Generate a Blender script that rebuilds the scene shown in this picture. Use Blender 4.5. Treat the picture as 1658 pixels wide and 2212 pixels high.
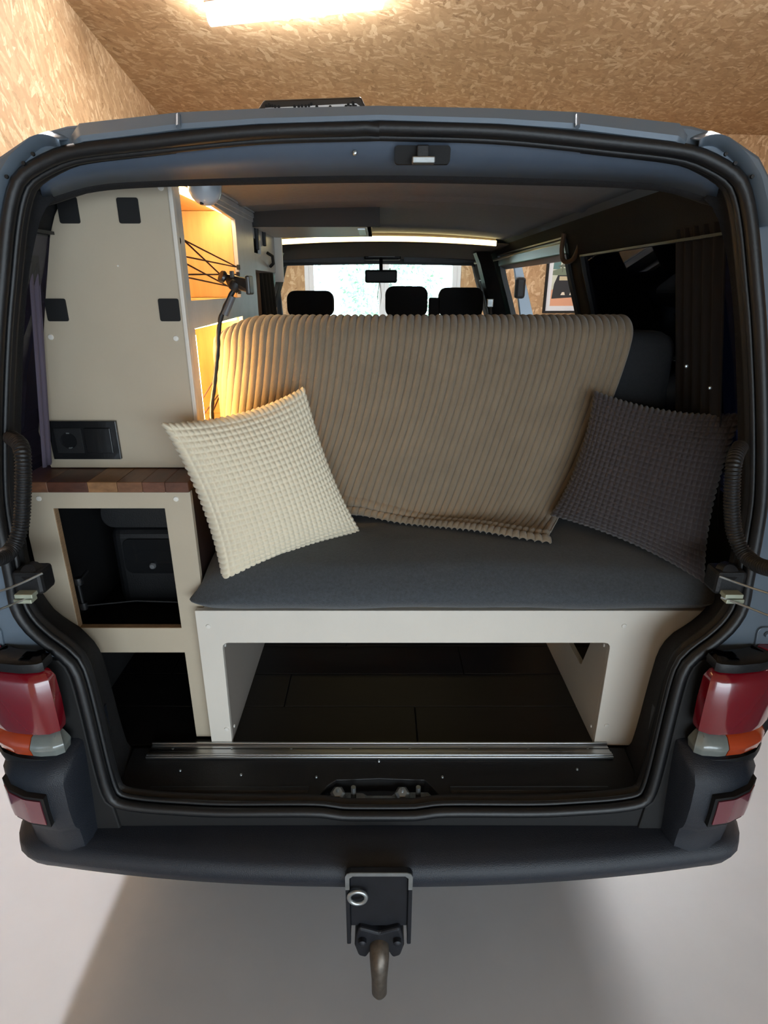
import bpy, bmesh, math, random
import numpy as np
from mathutils import Vector, Matrix
from mathutils.geometry import tessellate_polygon

random.seed(7)
rng = np.random.default_rng(5)
S = bpy.context.scene
COL = S.collection
for o in list(bpy.data.objects):
    bpy.data.objects.remove(o)

# ------------------------------------------------------------------ camera
F, CX, CY, PITCH, CAMZ = 1265.0, 819.0, 1106.0, math.radians(21.0), 1.68
cam = bpy.data.cameras.new('camera')
camera = bpy.data.objects.new('camera', cam)
COL.objects.link(camera)
cam.sensor_fit = 'VERTICAL'
cam.sensor_height = 24.0
cam.sensor_width = 18.0
cam.lens = F / 2212.0 * 24.0
cam.shift_x = 10.0 / 2212.0
cam.clip_start = 0.02
camera.location = (0, 0, CAMZ)
camera.rotation_euler = (math.pi / 2 - PITCH, 0, 0)
S.camera = camera

# ------------------------------------------------------------------ world
W = bpy.data.worlds.new('daylight')
S.world = W
W.use_nodes = True
wn = W.node_tree
bg = wn.nodes['Background']
bg.inputs['Color'].default_value = (0.80, 0.92, 1.0, 1)
bg.inputs['Strength'].default_value = 7.2

S.view_settings.view_transform = 'Standard'
S.view_settings.look = 'None'
S.view_settings.exposure = 0.0
S.view_settings.gamma = 1.0
S.view_settings.use_curve_mapping = False

BATTEN_POWER = 180.0
NICHE_POWER = 1.6

# garage frame: turned a little against the van
GA = math.radians(7.1)
GM = Matrix.Translation((-2.76, 8.68, 0)) @ Matrix.Rotation(GA, 4, 'Z')
CEIL = 3.70


# ------------------------------------------------------------------ helpers
def ray(px, py):
    x = (px - CX) / F
    u = (CY - py) / F
    c, s = math.cos(PITCH), math.sin(PITCH)
    return x, c + u * s, -s + u * c


def at(px, py, Y):
    x, y, z = ray(px, py)
    t = Y / y
    return Vector((x * t, Y, CAMZ + z * t))


def atz(px, py, Z):
    x, y, z = ray(px, py)
    t = (Z - CAMZ) / z
    return Vector((x * t, y * t, Z))


def atx(px, py, X):
    x, y, z = ray(px, py)
    t = X / x
    return Vector((X, y * t, CAMZ + z * t))


TA, TB = 0.975, 0.086          # rear plane of the van body: Y = TA + TB*z


def att(px, py, off=0.0):
    x, y, z = ray(px, py)
    t = (TA + off + TB * CAMZ) / (y - TB * z)
    return Vector((x * t, y * t, CAMZ + z * t))


def lin(c):
    return tuple(((v / 255) / 12.92 if v / 255 <= 0.04045 else ((v / 255 + 0.055) / 1.055) ** 2.4) for v in c) + (1,)


def mat(name, rgb, rough=0.6, metal=0.0, var=0.0, vscale=8.0, bump=0.0, bscale=60.0, coat=0.0, emit=None, es=0.0,
        spec=0.5, trans=0.0, stretch=(1, 1, 1), ior=None, sheen=0.0):
    m = bpy.data.materials.new(name)
    m.use_nodes = True
    nt = m.node_tree
    b = nt.nodes['Principled BSDF']
    col = lin(rgb)
    b.inputs['Base Color'].default_value = col
    b.inputs['Roughness'].default_value = rough
    b.inputs['Metallic'].default_value = metal
    b.inputs['Specular IOR Level'].default_value = spec
    b.inputs['Coat Weight'].default_value = coat
    b.inputs['Transmission Weight'].default_value = trans
    b.inputs['Sheen Weight'].default_value = sheen
    if ior:
        b.inputs['IOR'].default_value = ior
    if emit is not None:
        b.inputs['Emission Color'].default_value = lin(emit)
        b.inputs['Emission Strength'].default_value = es
    if var or bump:
        tc = nt.nodes.new('ShaderNodeTexCoord')
        mp = nt.nodes.new('ShaderNodeMapping')
        mp.inputs['Scale'].default_value = stretch
        nt.links.new(tc.outputs['Object'], mp.inputs['Vector'])
    if var:
        n = nt.nodes.new('ShaderNodeTexNoise')
        n.inputs['Scale'].default_value = vscale
        n.inputs['Detail'].default_value = 6
        n.inputs['Roughness'].default_value = 0.6
        nt.links.new(mp.outputs['Vector'], n.inputs['Vector'])
        r = nt.nodes.new('ShaderNodeValToRGB')
        r.color_ramp.elements[0].position = 0.3
        r.color_ramp.elements[1].position = 0.7
        r.color_ramp.elements[0].color = tuple(v * (1 - var) for v in col[:3]) + (1,)
        r.color_ramp.elements[1].color = tuple(min(1, v * (1 + var)) for v in col[:3]) + (1,)
        nt.links.new(n.outputs['Fac'], r.inputs['Fac'])
        nt.links.new(r.outputs['Color'], b.inputs['Base Color'])
    if bump:
        n2 = nt.nodes.new('ShaderNodeTexNoise')
        n2.inputs['Scale'].default_value = bscale
        n2.inputs['Detail'].default_value = 4
        nt.links.new(mp.outputs['Vector'], n2.inputs['Vector'])
        bp = nt.nodes.new('ShaderNodeBump')
        bp.inputs['Strength'].default_value = bump
        bp.inputs['Distance'].default_value = 0.004
        nt.links.new(n2.outputs['Fac'], bp.inputs['Height'])
        nt.links.new(bp.outputs['Normal'], b.inputs['Normal'])
    return m


def glass_mat(name, tint, refl=0.08, rough=0.02):
    m = bpy.data.materials.new(name)
    m.use_nodes = True
    nt = m.node_tree
    nt.nodes.clear()
    out = nt.nodes.new('ShaderNodeOutputMaterial')
    mx = nt.nodes.new('ShaderNodeMixShader')
    tr = nt.nodes.new('ShaderNodeBsdfTransparent')
    gl = nt.nodes.new('ShaderNodeBsdfGlossy')
    tr.inputs['Color'].default_value = tint + (1,)
    gl.inputs['Roughness'].default_value = rough
    mx.inputs['Fac'].default_value = refl
    nt.links.new(tr.outputs[0], mx.inputs[1])
    nt.links.new(gl.outputs[0], mx.inputs[2])
    nt.links.new(mx.outputs[0], out.inputs['Surface'])
    return m


def osb_mat(name, plane, hue=(1, 1, 1), tilt=0.0):
    """oriented strand board: three layers of long flakes lying at different angles"""
    m = bpy.data.materials.new(name)
    m.use_nodes = True
    nt = m.node_tree
    N, L = nt.nodes, nt.links
    b = N['Principled BSDF']
    b.inputs['Roughness'].default_value = 0.75
    tc = N.new('ShaderNodeTexCoord')
    sp = N.new('ShaderNodeSeparateXYZ')
    L.new(tc.outputs['Object'], sp.inputs[0])
    cb = N.new('ShaderNodeCombineXYZ')
    L.new(sp.outputs[plane[0]], cb.inputs[0])
    L.new(sp.outputs[plane[1]], cb.inputs[1])
    ns = N.new('ShaderNodeTexNoise')
    ns.inputs['Scale'].default_value = 9.0
    ns.inputs['Detail'].default_value = 2
    L.new(cb.outputs[0], ns.inputs['Vector'])
    mixv = N.new('ShaderNodeMix')
    mixv.data_type = 'RGBA'
    mixv.blend_type = 'LINEAR_LIGHT'
    mixv.inputs[0].default_value = 0.014
    L.new(cb.outputs[0], mixv.inputs[6])
    L.new(ns.outputs['Color'], mixv.inputs[7])
    layers = []
    for k, (ang, sc) in enumerate(((8, (7, 26)), (-38, (7, 30)), (35, (8, 34)), (75, (9, 30)))):
        mp = N.new('ShaderNodeMapping')
        mp.vector_type = 'TEXTURE'
        mp.inputs['Rotation'].default_value = (0, 0, math.radians(ang + tilt))
        mp.inputs['Location'].default_value = (k * 3.7, k * 1.3, 0)
        mp.inputs['Scale'].default_value = (1 / sc[0], 1 / sc[1], 1)
        L.new(mixv.outputs[2], mp.inputs['Vector'])
        v = N.new('ShaderNodeTexVoronoi')
        v.voronoi_dimensions = '2D'
        v.inputs['Scale'].default_value = 1.0
        L.new(mp.outputs[0], v.inputs['Vector'])
        s2 = N.new('ShaderNodeSeparateColor')
        L.new(v.outputs['Color'], s2.inputs[0])
        layers.append((s2, v))
    cur = layers[0][0].outputs[0]
    for k in range(1, 4):
        gt = N.new('ShaderNodeMath')
        gt.operation = 'GREATER_THAN'
        gt.inputs[1].default_value = 0.62
        L.new(layers[k][0].outputs[1], gt.inputs[0])
        mx = N.new('ShaderNodeMix')
        L.new(gt.outputs[0], mx.inputs[0])
        L.new(cur, mx.inputs[2])
        L.new(layers[k][0].outputs[0], mx.inputs[3])
        cur = mx.outputs[0]
    fine = N.new('ShaderNodeTexNoise')
    fine.inputs['Scale'].default_value = 60
    fine.inputs['Detail'].default_value = 5
    L.new(cb.outputs[0], fine.inputs['Vector'])
    ad = N.new('ShaderNodeMath')
    ad.operation = 'MULTIPLY_ADD'
    ad.inputs[1].default_value = 0.45
    L.new(fine.outputs['Fac'], ad.inputs[0])
    mu = N.new('ShaderNodeMath')
    mu.operation = 'MULTIPLY'
    mu.inputs[1].default_value = 0.78
    L.new(cur, mu.inputs[0])
    L.new(mu.outputs[0], ad.inputs[2])
    r = N.new('ShaderNodeValToRGB')
    e = r.color_ramp.elements
    e[0].position = 0.14
    e[0].color = lin((134 * hue[0], 98 * hue[1], 60 * hue[2]))
    e[1].position = 0.98
    e[1].color = lin((220 * hue[0], 188 * hue[1], 142 * hue[2]))
    for p, c in ((0.26, (178, 140, 95)), (0.55, (188, 150, 104)), (0.82, (199, 162, 115))):
        q = e.new(p)
        q.color = lin(tuple(c[i] * hue[i] for i in range(3)))
    L.new(ad.outputs[0], r.inputs['Fac'])
    L.new(r.outputs['Color'], b.inputs['Base Color'])
    bp = N.new('ShaderNodeBump')
    bp.inputs['Strength'].default_value = 0.25
    bp.inputs['Distance'].default_value = 0.003
    L.new(ad.outputs[0], bp.inputs['Height'])
    L.new(bp.outputs['Normal'], b.inputs['Normal'])
    return m


def empty(name, loc, label, cat, group=None, kind=None):
    o = bpy.data.objects.new(name, None)
    o.empty_display_size = 0.1
    COL.objects.link(o)
    o.location = loc
    o['label'] = label
    o['category'] = cat
    if group:
        o['group'] = group
    return o


def tag(o, label, cat, group=None):
    o['label'] = label
    o['category'] = cat
    if group:
        o['group'] = group
    return o


def link(name, me, m, parent=None, smooth=False, ang=35, bevel=0, seg=2, solid=0, solid_off=-1, label=None):
    if smooth:
        me.polygons.foreach_set('use_smooth', [True] * len(me.polygons))
        if ang < 180:
            me.set_sharp_from_angle(angle=math.radians(ang))
    mats = m if isinstance(m, (list, tuple)) else [m]
    for q in mats:
        me.materials.append(q)
    o = bpy.data.objects.new(name, me)
    COL.objects.link(o)
    if parent is not None:
        o.parent = parent
        if parent.type == 'EMPTY':
            o.matrix_parent_inverse = Matrix.Translation(parent.location).inverted()
    if solid:
        s = o.modifiers.new('solid', 'SOLIDIFY')
        s.thickness = solid
        s.offset = solid_off
    if bevel:
        bv = o.modifiers.new('bevel', 'BEVEL')
        bv.width = bevel
        bv.segments = seg
        bv.limit_method = 'ANGLE'
        bv.angle_limit = math.radians(40)
        bv.harden_normals = False
    if label:
        o['label'] = label
    return o


class MB:
    def __init__(self):
        self.v, self.f, self.m = [], [], []
        self.mi = 0

    def add(self, vs, fs):
        n = len(self.v)
        self.v += [tuple(p) for p in vs]
        self.f += [tuple(i + n for i in q) for q in fs]
        self.m += [self.mi] * len(fs)
        return self

    def box(self, x0, x1, y0, y1, z0, z1, M=None):
        vs = [Vector((x, y, z)) for x in (x0, x1) for y in (y0, y1) for z in (z0, z1)]
        if M is not None:
            vs = [M @ p for p in vs]
        return self.add(vs, [(0, 1, 3, 2), (4, 6, 7, 5), (0, 4, 5, 1), (2, 3, 7, 6), (0, 2, 6, 4), (1, 5, 7, 3)])

    def loft(self, rings, closed=True, cap=False):
        n = len(rings[0])
        vs = [p for r in rings for p in r]
        fs = []
        for i in range(len(rings) - 1):
            for j in range(n if closed else n - 1):
                k = (j + 1) % n
                fs.append((i * n + j, i * n + k, (i + 1) * n + k, (i + 1) * n + j))
        if cap and closed:
            fs.append(tuple(range(n - 1, -1, -1)))
            fs.append(tuple((len(rings) - 1) * n + j for j in range(n)))
        return self.add(vs, fs)

    def tube(self, path, r, n=12, cap=True, closed=False):
        P = [Vector(p) for p in path]
        rs = r if isinstance(r, (list, tuple)) else [r] * len(P)
        rings = []
        nrm = None
        for i, p in enumerate(P):
            if closed:
                a, b = P[i - 1], P[(i + 1) % len(P)]
            else:
                a, b = P[max(i - 1, 0)], P[min(i + 1, len(P) - 1)]
            t = (b - a).normalized()
            if nrm is None:
                nrm = t.orthogonal().normalized()
            nrm = (nrm - t * nrm.dot(t)).normalized()
            bi = t.cross(nrm)
            rings.append([p + (nrm * math.cos(q) + bi * math.sin(q)) * rs[i]
                          for q in [2 * math.pi * j / n for j in range(n)]])
        if closed:
            rings.append(rings[0])
            return self.loft(rings, True, False)
        return self.loft(rings, True, cap)

    def lathe(self, prof, M, n=24, cap=True):
        rings = [[M @ Vector((r * math.cos(2 * math.pi * j / n), r * math.sin(2 * math.pi * j / n), z)) for j in range(n)]
                 for r, z in prof]
        return self.loft(rings, True, cap)

    def plate(self, outer, holes, t0, t1, mp):
        loops = [list(outer)] + [list(h) for h in holes]
        tris = tessellate_polygon([[Vector((p[0], p[1], 0)) for p in l] for l in loops])
        flat = [p for l in loops for p in l]
        n = len(flat)
        vs = [mp(p[0], p[1], t0) for p in flat] + [mp(p[0], p[1], t1) for p in flat]
        fs = [tuple(t) for t in tris] + [tuple(i + n for i in reversed(t)) for t in tris]
        k = 0
        for l in loops:
            m = len(l)
            for i in range(m):
                a, b = k + i, k + (i + 1) % m
                fs.append((a, b, b + n, a + n))
            k += m
        return self.add(vs, fs)

    def build(self, name, m, parent=None, **kw):
        me = bpy.data.meshes.new(name)
        me.from_pydata(self.v, [], self.f)
        if isinstance(m, (list, tuple)):
            me.polygons.foreach_set('material_index', self.m)
        bm = bmesh.new()
        bm.from_mesh(me)
        bmesh.ops.recalc_face_normals(bm, faces=bm.faces)
        bm.to_mesh(me)
        bm.free()
        me.update()
        return link(name, me, m, parent, **kw)


def grid_mesh(name, P, m, parent=None, **kw):
    """P: array (r, c, 3)"""
    r, c = P.shape[:2]
    me = bpy.data.meshes.new(name)
    idx = np.arange(r * c).reshape(r, c)
    q = np.stack([idx[:-1, :-1], idx[:-1, 1:], idx[1:, 1:], idx[1:, :-1]], -1).reshape(-1, 4)
    me.from_pydata(P.reshape(-1, 3).tolist(), [], q.tolist())
    me.update()
    return link(name, me, m, parent, **kw)


def rrect(x0, x1, y0, y1, r, n=5):
    out = []
    for cx, cy, a0 in ((x1 - r, y1 - r, 0), (x0 + r, y1 - r, 90), (x0 + r, y0 + r, 180), (x1 - r, y0 + r, 270)):
        for i in range(n + 1):
            a = math.radians(a0 + 90 * i / n)
            out.append((cx + r * math.cos(a), cy + r * math.sin(a)))
    return out


def smooth_poly(P, n):
    """Catmull-Rom through P then resampled to n points by length"""
    P = [Vector(p) for p in P]
    Q = [P[0] * 2 - P[1]] + P + [P[-1] * 2 - P[-2]]
    out = []
    for i in range(1, len(Q) - 2):
        for k in range(12):
            t = k / 12
            a, b, c, d = Q[i - 1], Q[i], Q[i + 1], Q[i + 2]
            out.append(0.5 * ((2 * b) + (c - a) * t + (2 * a - 5 * b + 4 * c - d) * t * t + (3 * b - a - 3 * c + d) * t ** 3))
    out.append(P[-1])
    L = [0]
    for a, b in zip(out, out[1:]):
        L.append(L[-1] + (b - a).length)
    res = []
    j = 0
    for i in range(n):
        s = L[-1] * i / (n - 1)
        while j < len(L) - 2 and L[j + 1] < s:
            j += 1
        d = L[j + 1] - L[j]
        res.append(out[j].lerp(out[j + 1], (s - L[j]) / d if d > 1e-9 else 0))
    return res


XZ = lambda y0: (lambda u, v, w: Vector((u, y0 + w, v)))          # plate standing across the van
YZ = lambda x0: (lambda u, v, w: Vector((x0 + w, u, v)))          # plate along the van
XY = lambda z0: (lambda u, v, w: Vector((u, v, z0 + w)))          # lying plate

# ------------------------------------------------------------------ materials
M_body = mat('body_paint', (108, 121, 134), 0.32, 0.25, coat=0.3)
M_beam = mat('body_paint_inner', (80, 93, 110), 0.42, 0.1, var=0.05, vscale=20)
M_black = mat('black_plastic', (15, 16, 19), 0.5, var=0.15, vscale=30, bump=0.15, bscale=300)
M_rub = mat('rubber', (16, 17, 20), 0.45, bump=0.1, bscale=200)
M_bump = mat('bumper_plastic', (29, 34, 43), 0.48, var=0.10, vscale=5, bump=0.35, bscale=500)
M_trim = mat('trim_fabric', (17, 17, 20), 0.9, var=0.2, vscale=40, bump=0.4, bscale=400)
M_lining = mat('lining_carpet', (20, 19, 21), 0.95, var=0.25, vscale=120, bump=0.5, bscale=500)
M_head = mat('headliner_felt', (124, 127, 132), 0.9, var=0.06, vscale=60, bump=0.3, bscale=400)
M_cabroof = mat('cab_headliner', (86, 76, 66), 0.9, var=0.1, vscale=50)
M_white = mat('painted_plywood', (218, 212, 202), 0.42, var=0.03, vscale=6, bump=0.05, bscale=120)
M_white2 = mat('painted_plywood_tall', (184, 172, 152), 0.45, var=0.04, vscale=5, bump=0.05, bscale=120)
M_marble = mat('mottled_white_paint', (190, 190, 188), 0.4, var=0.12, vscale=9)
M_edge = mat('raw_plywood_edge', (150, 122, 92), 0.7, var=0.25, vscale=30, stretch=(1, 1, 12))
M_dkwood = mat('dark_stained_wood', (44, 30, 26), 0.5, var=0.25, vscale=14, stretch=(1, 0.2, 1))
M_cap = mat('screw_cap', (226, 222, 214), 0.35)
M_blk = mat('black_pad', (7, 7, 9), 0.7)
M_gloss = mat('socket_plastic', (24, 25, 27), 0.25, coat=0.3)
M_pine = mat('pine_board', (226, 184, 124), 0.6, var=0.12, vscale=6, stretch=(8, 1, 1))
M_floorw = mat('dark_vinyl_plank', (20, 17, 17), 0.45, var=0.3, vscale=12, stretch=(1, 10, 1))
M_felt = mat('grey_felt', (64, 69, 74), 0.95, var=0.22, vscale=160, bump=0.5, bscale=500, sheen=0.2)
M_felt2 = mat('dark_seat_fabric', (36, 39, 43), 0.95, var=0.15, vscale=120, bump=0.3, bscale=500)
M_blanket = mat('plush_blanket', (134, 119, 99), 0.95, var=0.10, vscale=11, bump=0.4, bscale=700, sheen=0.35)
M_cream = mat('cream_plush', (232, 221, 197), 0.95, bump=0.3, bscale=900, sheen=0.2)
M_dpil = mat('dark_brown_plush', (62, 55, 57), 0.95, bump=0.3, bscale=900, sheen=0.25)
M_alu = mat('brushed_aluminium', (190, 192, 194), 0.28, 1.0)
M_steel = mat('zinc_steel', (176, 182, 184), 0.35, 0.9, var=0.15, vscale=40)
M_dsteel = mat('painted_hitch_steel', (30, 32, 38), 0.5, 0.4, var=0.2, vscale=30)
M_rust = mat('greased_steel', (92, 84, 76), 0.4, 0.6, var=0.3, vscale=60)
M_seat = mat('black_seat_fabric', (12, 12, 14), 0.9, bump=0.2, bscale=300)
M_glass = glass_mat('clear_glass', (0.93, 0.97, 0.97), 0.05)
M_tint = glass_mat('privacy_glass', (0.10, 0.12, 0.20), 0.12)
M_red = mat('red_lens', (118, 12, 27), 0.16, coat=1.0, spec=0.6)
M_amber = mat('amber_lens', (178, 66, 26), 0.15, coat=0.8)
M_clear = mat('clear_lens', (118, 124, 120), 0.15, coat=0.8, var=0.1, vscale=30)
M_refl = mat('reflector_red', (112, 44, 58), 0.25, coat=0.6)
M_lamp = mat('batten_diffuser', (255, 255, 255), 0.5, emit=(250, 251, 255), es=BATTEN_POWER)
M_led = mat('warm_led_strip', (255, 240, 200), 0.5, emit=(255, 230, 160), es=7)
M_nled = mat('niche_led_strip', (255, 230, 180), 0.5, emit=(255, 222, 160), es=32 * NICHE_POWER)
M_pvc = mat('white_pvc', (232, 234, 236), 0.35)
M_concrete = mat('coated_concrete', (192, 195, 200), 0.36, var=0.07, vscale=1.6, bump=0.08, bscale=30)
M_plain = mat('plain_wall', (205, 200, 190), 0.8)
M_cord = mat('elastic_cord', (70, 30, 22), 0.6)

# ------------------------------------------------------------------ the garage
def struct(name, mb, m, **kw):
    o = mb.build(name, m, None, **kw)
    o.matrix_world = GM
    o['kind'] = 'structure'
    return o


RW, RD = 8.6, 12.6        # room width and depth in its own frame
struct('floor', MB().box(-0.2, RW + 0.2, -RD - 0.2, 0.2, -0.12, 0.0), M_concrete)
struct('ceiling', MB().box(-0.2, RW + 0.2, -RD - 0.2, 0.2, CEIL, CEIL + 0.12), osb_mat('osb_ceiling', (0, 1), hue=(0.93, 0.95, 1.0)))
OSB_S = osb_mat('osb_side', (1, 2), tilt=75, hue=(0.95, 0.97, 1.03))
OSB_B = osb_mat('osb_back', (0, 2), tilt=15, hue=(0.97, 0.98, 1.03))
struct('wall_left', MB().box(-0.2, 0, -RD, 0.0, 0, CEIL), OSB_S)
struct('wall_right', MB().box(RW, RW + 0.2, -RD, 0.0, 0, CEIL), OSB_S)
struct('wall_front', MB().plate([(-0.2, 0), (0.5, 0), (0.5, 2.1), (5.9, 2.1), (5.9, 0), (RW + 0.2, 0), (RW + 0.2, CEIL), (-0.2, CEIL)], [], -RD - 0.2, -RD, XZ(0)), M_plain)
struct('forecourt', MB().box(-6, 14, -RD - 14, -RD - 0.2, -0.2, -0.02), M_concrete)
# unseen gateway added behind the viewer, sized for the daylight it lets in
pl = bpy.data.lights.new('gateway_portal', 'AREA')
pl.shape = 'RECTANGLE'
pl.size, pl.size_y = 5.4, 2.1
pl.cycles.is_portal = True
po = bpy.data.objects.new('gateway_portal', pl)
COL.objects.link(po)
po.matrix_world = GM @ Matrix.Translation((3.2, -RD - 0.1, 1.05)) @ Matrix.Rotation(math.pi / 2, 4, 'X')
wx0, wx1, wz0, wz1 = 1.72, 3.98, 0.95, 2.12
struct('wall_back', MB().plate([(-0.2, 0), (RW + 0.2, 0), (RW + 0.2, CEIL), (-0.2, CEIL)],
                               [[(wx0, wz0), (wx0, wz1), (wx1, wz1), (wx1, wz0)]], 0, 0.2, XZ(0)), OSB_B)
# window: frame, two sashes, panes
win = MB().plate([(wx0, wz0), (wx1, wz0), (wx1, wz1), (wx0, wz1)],
                 [[(wx0 + .06, wz0 + .06), (wx0 + .06, wz1 - .06), (wx1 - .06, wz1 - .06), (wx1 - .06, wz0 + .06)]],
                 0.02, 0.10, XZ(0)).build('window_1', M_pvc, None, bevel=0.004)
win.matrix_world = GM
win['kind'] = 'structure'
mid = (wx0 + wx1) / 2 + 0.0
for a, b in ((wx0 + .06, mid), (mid, wx1 - .06)):
    s = MB().plate([(a, wz0 + .06), (b, wz0 + .06), (b, wz1 - .06), (a, wz1 - .06)],
                   [[(a + .07, wz0 + .13), (a + .07, wz1 - .13), (b - .07, wz1 - .13), (b - .07, wz0 + .13)]],
                   0.0, 0.07, XZ(0)).build('window_sash', M_pvc, win, bevel=0.006)
    MB().box(a + .07, b - .07, 0.03, 0.035, wz0 + .13, wz1 - .13).build('window_pane', M_glass, s)


def batten(x, y, z, rz, length, label):
    t = empty('ceiling_batten', (x, y, z), label, 'light', 'ceiling batten lamps')
    M = Matrix.Translation((x, y, z)) @ Matrix.Rotation(rz, 4, 'Z')
    h = length / 2
    MB().box(-h - .02, h + .02, -.03, .03, .05, .098, M).build('housing', M_pvc, t, bevel=0.008)
    prof = [(0.055 * math.cos(a), 0.05 * math.sin(a)) for a in [2 * math.pi * k / 20 for k in range(20)]]
    MB().loft([[M @ Vector((s, p[0], p[1])) for p in prof] for s in (-h, h)], True, True).build('diffuser', M_lamp, t, smooth=True)
    return t


batten(-0.64, 5.38, 3.60, math.radians(-13), 1.34, 'glowing white tube lamp on the wood board ceiling ahead of the van')
batten(-1.42, 2.5, 3.60, GA + math.pi / 2, 1.3, 'white tube lamp on the ceiling along the left board wall')
batten(2.5, 4.2, 3.60, GA, 1.3, 'white tube lamp on the ceiling right of the van')

# poster on the back wall
def gp(px, py, b=0.0):
    """point of the back wall (local a, z) seen at a pixel"""
    x, y, z = ray(px, py)
    n = GM.to_3x3() @ Vector((0, 1, 0))
    o = GM @ Vector((0, b, 0))
    c = Vector((0, 0, CAMZ))
    t = (o - c).dot(n) / Vector((x, y, z)).dot(n)
    return GM.inverted() @ (c + Vector((x, y, z)) * t)


pa, pb = gp(1170, 676), gp(1290, 676)
A0, A1, Z0 = pa.x, pb.x, pa.z
Z1 = Z0 + 1.22
pt = empty('framed_poster', GM @ Vector(((A0 + A1) / 2, -0.02, Z0)), 'tall framed travel print with black frame and white mat on the board wall', 'picture')
pt.rotation_euler = (0, 0, GA)
PM = pt.matrix_basis.inverted()


def pplate(name, outer, holes, t0, t1, m, parent=pt):
    mb = MB().plate(outer, holes, t0, t1, lambda u, v, w: GM @ Vector((u, -w, v)))
    o = mb.build(name, m, None)
    o.parent = parent
    if parent is pt:
        o.matrix_parent_inverse = (Matrix.Translation(pt.location) @ Matrix.Rotation(GA, 4, 'Z')).inverted()
    return o


R4 = lambda a, b, c, d: [(a, c), (b, c), (b, d), (a, d)]
pplate('frame', R4(A0, A1, Z0, Z1), [R4(A0 + .03, A1 - .03, Z0 + .03, Z1 - .03)], 0.0, 0.045, M_blk)
pplate('mat_board', R4(A0 + .03, A1 - .03, Z0 + .03, Z1 - .03), [], 0.004, 0.02, M_pvc)
i0, i1, j0, j1 = A0 + .10, A1 - .10, Z0 + .10, Z1 - .10
pr = pplate('print', R4(i0, i1, j0, j1), [], 0.0205, 0.022, mat('print_sky', (206, 210, 190), 0.5, var=0.12, vscale=7))
H = j1 - j0
Wd = i1 - i0
ppc = lambda pts: [(i0 + Wd * a, j0 + H * b) for a, b in pts]
k = 0
for nm, pts, c in (
        ('print_ground', [(0, 0), (1, 0), (1, .34), (.6, .36), (0, .22)], (226, 166, 132)),
        ('print_hill', [(.45, .25), (1, .22), (1, .44), (.7, .46)], (206, 140, 104)),
        ('print_sea', [(0, .5), (.16, .5), (.2, 1), (.05, 1)], (92, 128, 128)),
        ('print_treeline', [(0, .48), (.2, .52), (.5, .49), (.9, .47), (.9, .42), (0, .42)], (120, 132, 110)),
        ('print_vehicle', [(.02, .10), (.55, .12), (.62, .2), (.62, .33), (.45, .35), (.4, .42), (.12, .42), (.05, .3)], (44, 46, 50)),
        ('print_windscreen', [(.16, .35), (.42, .35), (.38, .405), (.16, .405)], (200, 186, 150)),
        ('print_lamp', [(.22, .15), (.32, .15), (.30, .19), (.25, .19)], (238, 226, 206)),
        ('print_lamp', [(.42, .15), (.48, .15), (.47, .19), (.44, .19)], (238, 226, 206)),
        ('print_boat', [(.5, .66), (.85, .66), (.8, .68), (.68, .70), (.55, .68)], (110, 120, 112)),
        ('print_palm', [(.55, .44), (.58, .44), (.58, .52), (.7, .55), (.57, .56), (.45, .55), (.55, .52)], (70, 104, 92)),
        ('print_palm', [(.72, .44), (.75, .44), (.77, .56), (.9, .58), (.76, .62), (.63, .59), (.73, .56)], (60, 98, 84)),
        ('print_palm', [(.2, .46), (.22, .46), (.23, .53), (.33, .53), (.22, .57), (.1, .54), (.2, .52)], (104, 110, 96))):
    k += 1
    pplate(nm, ppc(pts), [], 0.0222 + k * 0.0004, 0.0226 + k * 0.0004, mat('ink_%s_%d' % (nm, k), c, 0.5), pr)

# trees outside the window
M_leaf = mat('leaves', (205, 232, 214), 0.7, var=0.35, vscale=3)
M_bark = mat('bark', (120, 110, 96), 0.9, var=0.3)
for i, (a, b, h, r) in enumerate(((0.9, 3.6, 3.4, 1.2), (3.5, 4.2, 3.0, 1.2), (6.4, 4.8, 3.6, 1.4))):
    g = GM @ Vector((a, b, 0))
    t = empty('leafy_tree', g, ('pale leafy tree outside behind the left window sash', 'pale leafy tree outside behind the right window sash',
                                'pale leafy tree outside hidden beyond the right of the window')[i], 'tree', 'trees outside the garage window')
    MB().tube([g + Vector((0, 0, -.1)), g + Vector((.05, 0, h * .4)), g + Vector((0, .1, h * .8))], [.10, .08, .03], 8).build('trunk', M_bark, t, smooth=True)
    n = 2600
    d = rng.normal(size=(n, 3))
    d /= np.linalg.norm(d, axis=1)[:, None]
    c = np.array([g.x, g.y, h * .55]) + d * (rng.random(n) ** .4)[:, None] * np.array([r, r * .6, h * .5])
    a1 = rng.normal(size=(n, 3))
    a1 /= np.linalg.norm(a1, axis=1)[:, None]
    a2 = np.cross(a1, d)
    a2 /= np.linalg.norm(a2, axis=1)[:, None] + 1e-9
    s = .06
    V = np.stack([c - a1 * s, c - a2 * s * .5, c + a1 * s, c + a2 * s * .5], 1).reshape(-1, 3)
    me = bpy.data.meshes.new('foliage')
    me.from_pydata(V.tolist(), [], np.arange(n * 4).reshape(-1, 4).tolist())
    o = link('foliage', me, M_leaf, t)
    o['kind'] = 'stuff'
struct('ground', MB().box(-8, 16, 0.2, 20, -0.2, -0.02), mat('grass', (120, 150, 100), 0.9, var=0.3))

# ------------------------------------------------------------------ the van
van = empty('van', (0, 3.4, 0), 'blue-grey camper van with open rear doors parked in the garage', 'van')

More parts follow.
